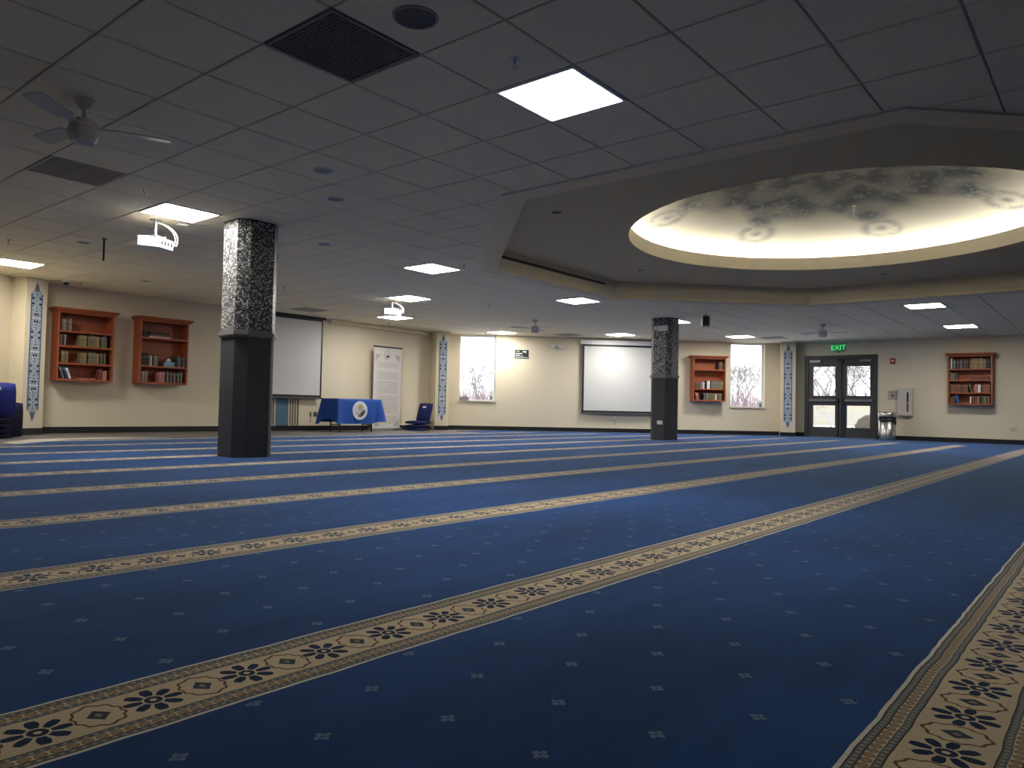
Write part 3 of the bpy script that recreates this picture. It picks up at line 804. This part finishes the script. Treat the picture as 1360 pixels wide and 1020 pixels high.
# mural under / behind the first screen
loc, a = on_wall('north', 0); t = thing('wall_mural', 'blue painted niche panel with chain borders below the column-side screen', 'mural', loc, a)
tileb = Mat('mottled blue tile paint', (.06,.14,.22), .6); tileb.coord(); nb = tileb.noise(14, 4)
tileb.base(tileb.mix(nb, (.035,.10,.19), (.11,.22,.30)))
B().box(4.0,5.13,-.014,0,.11,2.2).build('blue_field', tileb.m, t)
cream_s = simple('cream border', (.58,.52,.40)); dkb = simple('dark brown line', (.055,.04,.035)); chain = simple('dark chain paint', (.04,.035,.04))
for x0, x1 in ((4.70,4.815),(5.13,5.225),(5.25,5.355)):
    strip = B().box(x0,x1,-.018,0,.11,2.2).build('border_strip', cream_s, t)
    b = B()
    for k in range(13):
        zc = .15+k*.043; cx = (x0+x1)/2
        o_ = [(cx+.024*math.cos(q), zc+.026*math.sin(q)) for q in [math.pi/4*i for i in range(8)]]
        i_ = [(cx+.011*math.cos(q), zc+.012*math.sin(q)) for q in [math.pi/4*i for i in range(8)]]
        b.ring(o_, i_, -.020, -.018)
    tag(b.build('chain_links', chain, strip), kind='stuff')
for x0, x1 in ((5.225,5.25),(5.355,5.385)): B().box(x0,x1,-.022,0,.11,2.2).build('dark_line', dkb, t)
for s_, mt_, lb in ((5.71, white_p, 'white switch plate with hanging cord beside the blue table'), (5.84, dkb, 'dark brown outlet plate beside the blue table')):
    loc, a = on_wall('north', s_, 0, .31); t = thing('wall_outlet', lb, 'outlet', loc, a)
    B().box(-.045 if mt_ is dkb else -.025,.045 if mt_ is dkb else .025,-.008,0,0,.10).build('plate', mt_ if mt_ is dkb else spk_m, t)
    B().box(-.014,.014,-.011,-.007,.03,.07).build('socket', spk_m if mt_ is dkb else black_p, t)
    if mt_ is white_p: B().tube([(0,-.012,.03),(.005,-.015,-.06),(-.02,-.02,-.14)], .006, 6).build('cord', black_p, t)

# ------------------------------------------------------------------ bookcases and books
def bookcase(wl, sc, shelves, label):
    loc, a = on_wall(wl, sc, 0, .89); t = thing('wall_bookcase', label, 'bookcase', loc, a)
    W, D, HT, k = .90, .285, 1.19, .03
    B().box(-W/2,-W/2+k,-D,0,0,HT).build('side_panel', wood_m, t, bevel=.003); B().box(W/2-k,W/2,-D,0,0,HT).build('side_panel', wood_m, t, bevel=.003)
    B().box(-W/2+k,W/2-k,-.012,0,.0,HT).build('back_panel', wood_m, t)
    B().box(-W/2+k,W/2-k,-D,-.012,0,.035).build('bottom_board', wood_m, t); B().box(-W/2+k,W/2-k,-D,-.012,HT-.05,HT).build('top_board', wood_m, t)
    b = B(); b.prism([(-W/2-.002,-D-.002),(W/2+.002,-D-.002),(W/2+.002,0),(-W/2-.002,0)][::1], HT-.03, HT)
    lo = [(-W/2-.01,-D-.012),(W/2+.01,-D-.012),(W/2+.01,0),(-W/2-.01,0)]; hi = [(-W/2-.06,-D-.06),(W/2+.06,-D-.06),(W/2+.06,0),(-W/2-.06,0)]
    vl = [b.bm.verts.new((p[0],p[1],HT-.035)) for p in lo]; vh = [b.bm.verts.new((p[0],p[1],HT+.015)) for p in hi]; vt = [b.bm.verts.new((p[0],p[1],HT+.035)) for p in hi]
    for A_, B_ in ((vl,vh),(vh,vt)):
        for i in range(4): b.bm.faces.new((A_[i],A_[(i+1)%4],B_[(i+1)%4],B_[i]))
    b.bm.faces.new(vt); b.bm.faces.new(vl[::-1]); b.build('crown_moulding', wood_m, t)
    tops = []
    for z in shelves:
        B().box(-W/2+k,W/2-k,-D+.008,-.012,z-.89-.03,z-.89).build('shelf', wood_m, t); tops.append(z)
    return tops+[.925]
BC = {'olive': (.17,.135,.055), 'brown': (.12,.062,.032), 'black': (.014,.013,.014), 'cream': (.52,.47,.37), 'grey-green': (.10,.11,.085), 'dark red': (.16,.025,.022),
      'pink': (.46,.16,.14), 'blue': (.03,.07,.22), 'white': (.66,.64,.60), 'gold': (.28,.20,.07), 'dark green': (.02,.05,.035), 'grey': (.20,.19,.18), 'rust': (.26,.085,.035)}
BM = {}
def book_mat(c):
    if c not in BM:
        M_ = Mat('book '+c, BC[c], .55); x, y, z = M_.coord(); n = M_.noise(30, 2)
        lines = (z/.05).fract().between(.42,.5)*.6+(((z/.21).fract()-.75).abs().lt(.06))*.7
        gilt = tuple(min(1, q*1.3+.14) for q in BC[c])
        M_.base(M_.mix(lines*n.gt(.42), M_.scale_col(BC[c], n*.5+.75), gilt)); BM[c] = M_.m
    return BM[c]
ENDS = {'pilaster bookcase': 'pilaster', 'tissue-box bookcase': 'pilaster-side', 'window bookcase': 'screen-side', 'cabinet bookcase': 'door-side'}
COUNT = {}
def nth(n): return str(n)+('th' if 10 <= n % 100 <= 20 else {1:'st',2:'nd',3:'rd'}.get(n % 10, 'th'))
ORD = {0:'top', 1:'second', 2:'third', 3:'bottom'}
pages = simple('book pages', (.60,.55,.45))
book_n = [0]
def book(wl, s, z, w, h, d, c, label, group, lean=0, flat=False, front=.24):
    loc, a = on_wall(wl, s, 0, z); t = thing('book', label, 'book', loc, a, group)
    tm = Matrix.Rotation(lean, 4, 'Y')
    b = B(); y0 = -.265
    if flat: b.box(0,h,y0,y0+d,0,w); b.build('cover', book_mat(c), t)
    else:
        b.box(0,w,y0,y0+.006,0,h,tm); b.box(0,.003,y0+.006,y0+d,0,h,tm); b.box(w-.003,w,y0+.006,y0+d,0,h,tm); b.build('cover', book_mat(c), t)
        b = B(); b.box(.003,w-.003,y0+.006,y0+d-.004,.004,h-.005,tm); b.build('page_block', pages, t)
def row(wl, sc, z, x0, x1, cols, hmean, desc, n=None, wmean=.032, jit=.12):
    x = sc-.42+.84*x0; end = sc-.42+.84*x1; k = 0
    while x < end-.012:
        w_ = min(wmean*random.uniform(.75, 1.25), end-x); c = cols[k % len(cols)] if random.random() < .8 else random.choice(cols); k += 1
        h_ = hmean*random.uniform(1-jit, 1); COUNT[desc] = COUNT.get(desc, 0)+1
        book(wl, x, z, w_, h_, random.uniform(.15,.19), c, '%s upright book, %s from the %s end, %s' % (c, nth(COUNT[desc]), ENDS[desc.split('the ')[-1]], desc), 'upright books on the '+desc)
        x += w_+.002
def leaning(wl, sc, z, x0, items, desc):
    x = sc-.42+.84*x0
    for c, w_, h_, ln in items:
        th_ = 'thin' if w_ < .026 else 'thick'
        book(wl, x, z+w_*math.sin(ln)*0, w_, h_, .17, c, '%s %s book leaning on the %s' % (th_, c, desc), None, lean=-ln)
        x += w_/math.cos(ln)+.006
def flatb(wl, sc, z, x0, x1, items, desc):
    zz = z
    for i, (c, th_) in enumerate(items):
        book(wl, sc-.42+.84*x0+.01*i, zz, th_, (x1-x0)*.84-.015*i, .2, c, '%s book lying flat on the %s' % (c, desc) if len(items) == 1 else '%s book, %s of a pile on the %s' % (c, ('lowest','second','topmost')[i], desc), None, flat=True); zz += th_

OL = ['olive','olive','gold','black','olive','grey-green']; BR = ['brown','black','grey','olive']
# by the first pilaster
n1 = 'pilaster bookcase'; w1 = 'north'; s1 = 5.22-4.3
tz = bookcase(w1, s1, (1.735,1.485,1.195), 'four-shelf cherry wood wall bookcase beside the ornamented pilaster and floor chairs')
d_ = lambda k, nm: '%s shelf of the %s' % (ORD[k], nm)
row(w1, s1, tz[0], .03, .22, ['brown','grey','brown'], .22, d_(0,n1))
row(w1, s1, tz[1], .02, .13, ['brown','black','grey'], .20, d_(1,n1)); row(w1, s1, tz[1], .38, .90, OL, .205, d_(1,n1))
row(w1, s1, tz[2], .06, .18, ['olive','brown'], .20, d_(2,n1)); row(w1, s1, tz[2], .40, .90, OL, .205, d_(2,n1))
leaning(w1, s1, tz[3], .10, [('grey',.02,.21,R(20)),('black',.03,.215,R(20)),('blue',.022,.21,R(20)),('white',.03,.19,R(20))], d_(3,n1))
flatb(w1, s1, tz[3], .40, .70, [('pink',.022)], d_(3,n1)); row(w1, s1, tz[3], .76, .83, ['dark red','brown'], .19, d_(3,n1)); row(w1, s1, tz[3], .845, .925, ['pink'], .175, d_(3,n1), wmean=.07)
# with the tissue box
n2 = 'tissue-box bookcase'; s2 = 6.57-4.3
tz = bookcase(w1, s2, (1.745,1.225), 'three-shelf cherry wood wall bookcase holding a pale blue tissue box')
flatb(w1, s2, tz[0], .02, .14, [('black',.06),('black',.05)], d_(0,n2)); flatb(w1, s2, tz[0], .16, .62, [('white',.018),('brown',.04),('black',.035)], d_(0,n2))
row(w1, s2, tz[1], .02, .17, ['black','black','olive'], .235, 'middle shelf of the '+n2); row(w1, s2, tz[1], .17, .38, ['olive','cream','black','grey'], .20, 'middle shelf of the '+n2)
row(w1, s2, tz[1], .78, .97, ['black','grey','black'], .20, 'middle shelf of the '+n2)
row(w1, s2, tz[2], .0, .15, ['black','grey','brown'], .20, d_(3,n2)); row(w1, s2, tz[2], .40, .53, ['pink','pink','dark red'], .21, d_(3,n2), wmean=.05); row(w1, s2, tz[2], .58, .93, ['grey','black','olive','black'], .21, d_(3,n2))
loc, a = on_wall(w1, s2+.13, .17, tz[1]); t = thing('tissue_box', 'pale blue tissue box on the middle shelf among books', 'tissue box', loc, a)
B().box(-.10,.10,-.06,.06,0,.085).build('box', simple('pale blue card', (.24,.40,.48)), t, bevel=.004)
b = B(); b.lathe([(.035,.085),(.05,.11),(.03,.14),(.012,.155),(0,.15)], 9); b.build('tissue', white_p, t)
# by the window
n3 = 'window bookcase'; w3 = 'northeast'; s3 = 7.28
tz = bookcase(w3, s3, (1.745,1.225), 'three-shelf cherry wood wall bookcase between the far column and a window')
row(w3, s3, tz[0], .80, .97, ['black','brown','cream','black'], .22, d_(0,n3))
row(w3, s3, tz[1], .02, .22, ['brown','brown','grey'], .17, 'middle shelf of the '+n3, wmean=.045); row(w3, s3, tz[1], .22, .36, ['black','grey','white'], .20, 'middle shelf of the '+n3)
row(w3, s3, tz[1], .38, .55, ['black','white','black'], .235, 'middle shelf of the '+n3); row(w3, s3, tz[1], .56, .97, ['grey-green','olive'], .225, 'middle shelf of the '+n3, jit=.03)
leaning(w3, s3, tz[2], .09, [('pink',.03,.20,R(13)),('pink',.022,.19,R(13)),('brown',.025,.20,R(13))], d_(3,n3))
row(w3, s3, tz[2], .30, .45, ['black','grey'], .20, d_(3,n3)); row(w3, s3, tz[2], .46, .70, ['olive','grey-green'], .19, d_(3,n3)); row(w3, s3, tz[2], .70, .74, ['white'], .17, d_(3,n3)); row(w3, s3, tz[2], .745, .93, ['olive','brown'], .19, d_(3,n3))
# by the white cabinet
n4 = 'cabinet bookcase'; w4 = 'east'; s4 = 7.3-2.83
tz = bookcase(w4, s4, (1.745,1.48,1.185), 'four-shelf cherry wood wall bookcase beyond the white cabinet by the doors')
row(w4, s4, tz[0], .03, .07, ['white'], .26, d_(0,n4)); row(w4, s4, tz[0], .07, .45, ['black','grey','black','brown'], .23, d_(0,n4)); row(w4, s4, tz[0], .53, .88, ['gold','olive','gold'], .255, d_(0,n4)); row(w4, s4, tz[0], .88, .98, ['black','white'], .24, d_(0,n4))
row(w4, s4, tz[1], .02, .05, ['gold'], .20, d_(1,n4)); row(w4, s4, tz[1], .06, .20, ['olive','grey','black'], .17, d_(1,n4)); flatb(w4, s4, tz[1], .50, .94, [('brown',.03),('dark red',.035)], d_(1,n4))
row(w4, s4, tz[2], .02, .46, ['brown','rust','brown','dark red'], .20, d_(2,n4)); leaning(w4, s4, tz[2], .545, [('olive',.025,.20,R(18))], d_(2,n4)); row(w4, s4, tz[2], .60, .68, ['pink'], .21, d_(2,n4)); row(w4, s4, tz[2], .69, .76, ['white'], .19, d_(2,n4), wmean=.06); row(w4, s4, tz[2], .78, .98, ['rust','dark red','rust'], .20, d_(2,n4))
row(w4, s4, tz[3], .02, .14, ['dark red','brown'], .17, d_(3,n4)); leaning(w4, s4, tz[3], .18, [('blue',.024,.20,R(12)),('blue',.034,.20,R(12))], d_(3,n4)); row(w4, s4, tz[3], .50, .535, ['white'], .18, d_(3,n4)); row(w4, s4, tz[3], .56, .66, ['dark red','brown'], .16, d_(3,n4)); row(w4, s4, tz[3], .67, .96, ['gold','black','olive','grey-green'], .18, d_(3,n4))

# ------------------------------------------------------------------ table and cloth
TX0, TX1, TY0, TY1, TZ = 9.98, 11.18, 13.02, 13.58, .715
t = thing('folding_table', 'folding table with dark metal legs under the blue cloth', 'table', ((TX0+TX1)/2, (TY0+TY1)/2, -.008))
hx, hy = (TX1-TX0)/2, (TY1-TY0)/2
B().box(-hx,hx,-hy,hy,TZ-.03,TZ).build('tabletop', spk_m, t)
for sx in (-1, 1):
    for sy in (-1, 1): B().cyl((sx*(hx-.16), sy*(hy-.12), 0), .014, TZ-.03, 8).build('leg', black_p, t)
    B().tube([(sx*(hx-.16), -(hy-.12), .16), (sx*(hx-.16), hy-.12, .16)], .010, 6).build('stretcher', black_p, t)
cl = thing('tablecloth', 'royal blue tablecloth with a round emblem draped over the folding table', 'tablecloth', ((TX0+TX1)/2, (TY0+TY1)/2, 0))
b = B(); per = []
N_ = 30
for k in range(N_): per.append((-hx+2*hx*k/N_, -hy, 'f', k/N_))
for k in range(18): per.append((hx, -hy+2*hy*k/18, 'r', k/18))
for k in range(N_): per.append((hx-2*hx*k/N_, hy, 'b', k/N_))
for k in range(18): per.append((-hx, hy-2*hy*k/18, 'l', k/18))
drop = {'f': lambda q: .17+.05*max(0,(q-.72)/.28), 'r': lambda q: .22+.05*math.sin(q*9), 'b': lambda q: .2, 'l': lambda q: .155 if q < .10 else .27-.05*abs(q-.5)+(.0 if q < .9 else -(q-.9)*.9)}
rows = []; NR = 10
for i in range(NR+1):
    f = i/NR; ring_ = []
    for x, y, sd, q in per:
        nx, ny = {'f':(0,-1),'r':(1,0),'b':(0,1),'l':(-1,0)}[sd]
        cr = min(1, max(0, 1-min(q, 1-q)/.10)); e = drop[sd](q)
        amp = {'f': .012 if q < .68 else .035, 'r': .035, 'b': .01, 'l': .018}[sd]
        wv = amp*(math.sin(q*(26 if sd == 'f' else 19)+.6)+.4*math.sin(q*47))*f
        off = .008+f*(.02+cr*.075)+wv*(1-cr*.6)
        cxn = (1 if q > .5 else -1)*cr*f*.07
        tx, ty = -ny, nx
        z = TZ+.004+(e-TZ)*f
        ring_.append(b.bm.verts.new((x+nx*off+tx*cxn, y+ny*off+ty*cxn, z)))
    rows.append(ring_)
n = len(per)
b.bm.faces.new(rows[0])
for A_, B_ in zip(rows, rows[1:]):
    for i in range(n): b.bm.faces.new((A_[i], B_[i], B_[(i+1)%n], A_[(i+1)%n]))
bmesh.ops.recalc_face_normals(b.bm, faces=b.bm.faces[:])
cloth = b.build('cloth', cloth_m, cl, smooth=True)
ex, ez, ey = -.03, .465, -hy-.042
def cpts(cx, cz, r, n=32, a0=0, a1=2*math.pi): return [(cx+r*math.cos(a0+(a1-a0)*k/n), cz+r*math.sin(a0+(a1-a0)*k/n)) for k in range(n)]
em_white, em_grey, em_dark, em_gold = simple('emblem pale blue white', (.62,.68,.74)), simple('emblem grey', (.36,.36,.36)), simple('emblem dark', (.06,.06,.06)), simple('emblem gold', (.45,.36,.08))
em = B().prism(cpts(ex,ez,.205), ey-.004, ey+.012, 'y').build('emblem', em_white, cl); tag(em, 'round pale emblem of a gold-domed building')
B().prism(cpts(ex,ez,.152), ey-.006, ey-.004, 'y').build('emblem_ground', simple('emblem pale grey', (.58,.58,.55)), em)
B().prism(cpts(ex+.01,ez+.06,.068,16,0,math.pi)+[(ex+.01-.068,ez+.06)], ey-.009, ey-.006, 'y').build('emblem_dome', em_gold, em)
B().prism([(ex-.06,ez),(ex+.085,ez),(ex+.08,ez+.058),(ex-.06,ez+.058)], ey-.008, ey-.006, 'y').build('emblem_drum', em_grey, em)
B().prism([(ex-.06,ez-.132),(ex+.01,ez-.14),(ex+.08,ez-.115),(ex+.145,ez-.02),(ex+.13,ez+.02),(ex+.03,ez-.03)], ey-.008, ey-.006, 'y').build('emblem_dark_shape', em_dark, em)  # dark printed shape low in the emblem
for k in range(4): B().box(ex-.115+.035*k, ex-.103+.035*k, ey-.009, ey-.006, ez-.09-.008*k, ez-.02).build('emblem_arch', em_grey, em)

# ------------------------------------------------------------------ banner
bnm = Mat('glossy printed banner', rough=.22, spec=.5); x, y, z = bnm.coord()
line = (z/.032).fract(); wd = bnm.noise(55, 2, bnm.combine(x*1.0, (z/.032).floor()*.37)); blk = bnm.noise(1.0, 1, bnm.combine((z/.032).floor()*.21, 3.0))
ink = line.between(.30,.62)*wd.gt(.43)*x.abs().lt(.33)*z.between(.16,1.62)*(blk.gt(.40))
rule = ((z/.29).fract().lt(.012))*x.abs().lt(.36)*z.between(.3,1.2)
cx_, cz_ = x.abs()-.36, (z-.96).abs()-.80
corn = (x.abs()*1.0+(z-.96).abs()).gt(1.06)*(((x*90.0).sin()*(z*90.0).cos()).gt(-.1))*x.abs().lt(.38)*(z-.96).abs().lt(.86)
bc = bnm.mix(ink*.75, (.62,.59,.555), (.22,.20,.20)); bc = bnm.mix(rule.mx(corn)*.75, bc, (.24,.17,.15)); bnm.base(bc)
t = thing('roll_up_banner', 'tall white roll-up banner with small printed text beside the blue table', 'banner', (11.99,13.76,-.008))
B().box(-.435,.435,-.004,0,.06,1.99).build('printed_sheet', bnm.m, t)
B().box(-.45,.45,-.018,.012,1.985,2.02).build('top_rail', dkb, t); B().box(-.46,.46,-.05,.12,0,.065).build('base_case', grey_metal, t, bevel=.008)
B().cyl((0,.035,.06), .012, 1.94, 8).build('support_pole', grey_metal, t)
e_ = B().prism(cpts(-.02,1.80,.108,24), -.006, -.003, 'y').build('emblem', simple('banner emblem grey', (.33,.29,.28)), t)
B().prism(cpts(-.02,1.80,.092,24), -.0075, -.006, 'y').build('emblem_ground', bpy.data.materials['emblem pale grey'], e_)
B().prism(cpts(-.005,1.805,.038,14,0,math.pi), -.009, -.0075, 'y').build('emblem_dome', bpy.data.materials['banner emblem grey'], e_)
B().prism([(-.07,1.765),(-.02,1.74),(.04,1.76),(.045,1.80),(-.05,1.80)], -.009, -.0075, 'y').build('emblem_building', em_dark, e_)

# ------------------------------------------------------------------ floor chairs
def pad(w_, l_, th_, parent, name, mat, mt):
    b = B(); b.box(-w_/2,w_/2,0,l_,0,th_)
    bmesh.ops.subdivide_edges(b.bm, edges=b.bm.edges[:], cuts=3, use_grid_fill=True)
    for v in b.bm.verts:
        fx, fy = abs(v.co.x)/(w_/2), abs(v.co.y-l_/2)/(l_/2)
        if v.co.z > th_*.6: v.co.z -= th_*.28*max(fx,fy)**4
        if v.co.z < th_*.3: v.co.z += th_*.18*max(fx,fy)**4
        if fx > .95 and fy > .95: v.co.x *= .95; v.co.y = l_/2+(v.co.y-l_/2)*.95
    bmesh.ops.transform(b.bm, matrix=mt, verts=b.bm.verts)
    return b.build(name, mat, parent, smooth=True)
def open_chair(loc, rz, label, back=72, w_=.44, bl=.47, badge=True, group=None, mat=navy_seat, sl=.44):
    t = thing('floor_chair', label, 'floor chair', loc, rz, group)
    pad(w_, sl, .085, t, 'seat', mat, Matrix.Translation((0,-sl,0)))
    mt = Matrix.Translation((0,-.02,.055)) @ Matrix.Rotation(R(180-back), 4, 'X') @ Matrix.Translation((0,-bl,-.07)) 
    mt = Matrix.Translation((0,.0,.05)) @ Matrix.Rotation(R(back), 4, 'X')
    bk = pad(w_, bl, .085, t, 'backrest', mat, mt)
    if badge:
        b = B(); b.box(-.055,.055,bl-.13,bl-.085,.083,.088); bmesh.ops.transform(b.bm, matrix=mt, verts=b.bm.verts); b.build('badge', white_p, bk)
    b = B(); b.box(-w_/2-.012,-w_/2+.004,-.03,.03,.02,.07); b.box(w_/2-.004,w_/2+.012,-.03,.03,.02,.07); b.build('hinge', black_p, t)
    return t
def folded_chair(loc, rz, label, tilt=0, mat=navy_dark, group=None, w_=.44):
    t = thing('floor_chair', label, 'floor chair', loc, rz, group)
    pad(w_, .46, .075, t, 'seat', mat, Matrix.Translation((0,-.46,0))); pad(w_, .46, .07, t, 'backrest', mat, Matrix.Translation((0,-.46,.073)) @ Matrix.Rotation(R(2+tilt), 4, 'X'))
    b = B(); b.box(-w_/2-.01,-w_/2+.004,-.03,.02,.03,.12); b.box(w_/2-.004,w_/2+.01,-.03,.02,.03,.12); b.build('hinge', black_p, t)
RZ2 = R(-88)
folded_chair((12.98,13.50,-.006), RZ2, 'folded navy floor chair under the upright one beside the banner', mat=navy_seat)
open_chair((12.98,13.50,.15), RZ2, 'opened navy floor chair with white badge on a folded one beside the banner', 74)
folded_chair((3.58,12.82,-.006), R(-8), 'folded dark floor chair at the bottom of the pile by the bookcase pilaster', mat=navy_dark, w_=.50)
folded_chair((3.58,12.82,.145), R(-10), 'folded dark floor chair in the middle of the pile by the bookcase pilaster', mat=navy_dark, w_=.48)
def upright_chair(loc, rz, label, mat, w_=.46, bl=.50):
    t = thing('floor_chair', label, 'floor chair', loc, rz)
    mb = Matrix.Translation((0,.03,.0)) @ Matrix.Rotation(R(86), 4, 'X') @ Matrix.Translation((0,0,-.0))
    bk = pad(w_, bl, .085, t, 'backrest', mat, mb)
    pad(w_, .20, .085, t, 'seat', mat, Matrix.Translation((0,.04,0)))
    b = B(); b.box(-.05,.055,bl-.11,bl-.065,.083,.089); bmesh.ops.transform(b.bm, matrix=mb, verts=b.bm.verts); b.build('badge', white_p, bk)
    b = B(); b.box(-w_/2-.012,-w_/2+.004,0,.06,.0,.06); b.box(w_/2-.004,w_/2+.012,0,.06,.0,.06); b.build('hinge', black_p, t)
upright_chair((3.56,12.46,.295), R(-10), 'royal blue floor chair with white badge upright on the pile by the bookcase pilaster', simple('royal navy fabric', (.014,.022,.20), .85, var=.15, scale=20), w_=.48)
t = thing('floor_chair', 'folded dark floor chair standing on edge behind the pile by the pilaster', 'floor chair', (3.82,12.86,-.006), R(-20))
for nm_, dy in (('seat', .0), ('backrest', .075)): pad(.40, .52, .07, t, nm_, navy_dark, Matrix.Translation((0,.07+dy,.0)) @ Matrix.Rotation(R(90), 4, 'X'))

# ------------------------------------------------------------------ outside: snow, bare trees, rail
b = B(); b.box(20.9,160,-60,140,-.20,-.12); b.box(14.25,20.9,14.3,140,-.20,-.12)
ground = tag(b.build('snowy_ground', snow_m), kind='structure')
def tree_mesh(seed, h=7.0, depth=6):
    rnd = random.Random(seed); b = B()
    def grow(p, d, ln, r, k):
        pts = [p]; dd = d.copy()
        for i in range(3):
            dd = (dd+Vector((rnd.gauss(0,.12), rnd.gauss(0,.12), rnd.gauss(.03,.06)))).normalized(); pts.append(pts[-1]+dd*ln/3)
        b.tube(pts, r, 4 if k < 3 else 3, r1=r*.66)
        if k >= depth: return
        for c in range(rnd.choice((2,3,3)) if k else 4):
            az = rnd.uniform(0, 2*math.pi); sp = rnd.uniform(.35,.85)
            q = dd.orthogonal().normalized(); q.rotate(Matrix.Rotation(az, 3, dd))
            nd = (dd*math.cos(sp)+q*math.sin(sp)+Vector((0,0,.12))).normalized()
            grow(pts[rnd.choice((2,3,3))], nd, ln*rnd.uniform(.62,.82), max(.010, r*.60), k+1)
    grow(Vector((0,0,-.25)), Vector((rnd.gauss(0,.05), rnd.gauss(0,.05), 1)), h*.27, h*.0125, 0)
    return b.mesh('bare_tree', bark_m)
tms = [tree_mesh(s) for s in (3, 11, 23)]
def out(px, dist):                                        # a place outside along a window direction
    q = (fw+rt*((px-680)/FPX)); q.z = 0; q.normalize(); return q*dist
TR = [(612,60,.8,0),(634,50,.75,1),(656,68,.9,2),(645,84,.9,0),(976,56,.85,1),(994,70,1.05,2),(1012,50,.75,0),(985,92,1.3,2),(1081,60,1.1,0),(1106,84,1.5,2),(1128,66,1.15,1),(1149,98,1.6,0),(1168,58,.95,2),(1092,114,1.9,1)]
for k, (px_, ds, sc_, im) in enumerate(TR):
    p = out(px_, ds); o = put('bare_tree', tms[im]); o.location = (p.x, p.y, -.12); o.scale = (sc_,)*3; o.rotation_euler.z = k*1.7
    wn_ = 'window beside the green sign' if px_ < 700 else 'window beside the bookcase' if px_ < 1040 else 'double glass doors'
    tag(o, 'leafless winter tree in the snow outside the '+wn_, 'tree', 'bare trees outside the '+wn_)
b = B(); rnd = random.Random(5)
for k in range(2600):
    p = out(rnd.choice((rnd.uniform(590,680), rnd.uniform(950,1030), rnd.uniform(1060,1180))), rnd.uniform(130,150))
    hgt = rnd.uniform(1.5,5.5); q = Vector((p.x, p.y, -.15))
    b.tube([q, q+Vector((rnd.gauss(0,.3), rnd.gauss(0,.3), hgt))], .045, 3, r1=.018)
tag(b.build('brush_thicket', brush_m), 'hazy mauve thicket of thin bare twigs beyond the snow', 'thicket', kind='stuff')
# low pale bank and white rail fence seen through the doors
p0, p1 = out(1040, 58), out(1200, 58)
b = B(); ang_ = math.atan2(p1.y-p0.y, p1.x-p0.x); L_ = (p1-p0).length
b.box(0,L_,0,.3,0,1.75); o = b.build('pale_garden_wall', simple('pale tan wall', (.36,.32,.25), .8)); o.location = (p0.x,p0.y,-.12); o.rotation_euler.z = ang_
tag(o, 'low pale tan wall far beyond the snow outside the doors', 'wall')
p0, p1 = out(1050, 36), out(1190, 36); L_ = (p1-p0).length
t = thing('rail_fence', 'grey two-rail fence in the snow outside the doors', 'fence', (p0.x,p0.y,-.12), math.atan2(p1.y-p0.y, p1.x-p0.x))
rail_m = simple('weathered rail', (.30,.29,.29), .8)
for z_ in (.58,.76): B().box(0,L_,-.03,.03,z_,z_+.05).build('rail', rail_m, t)
for k in range(6): B().box(L_*k/5-.05,L_*k/5+.05,-.05,-.03,-.1,.86).build('post', rail_m, t)
p = out(1156, 28)
b = B(); bmesh.ops.create_icosphere(b.bm, subdivisions=4, radius=1)
for v in b.bm.verts:
    n_ = v.co.copy(); v.co *= 1+.10*math.sin(n_.x*7+n_.y*5)*math.sin(n_.z*6+1)+.05*math.sin(n_.x*19+n_.z*23)
    v.co.x *= .48; v.co.y *= .44; v.co.z = v.co.z*.42+.30
o = b.build('clipped_shrub', simple('brown winter shrub', (.075,.06,.045), .95, var=.35, scale=30, bump=.8), smooth=True); o.location = (p.x,p.y,-.12)
tag(o, 'rounded brown winter shrub in the snow just outside the doors', 'shrub')
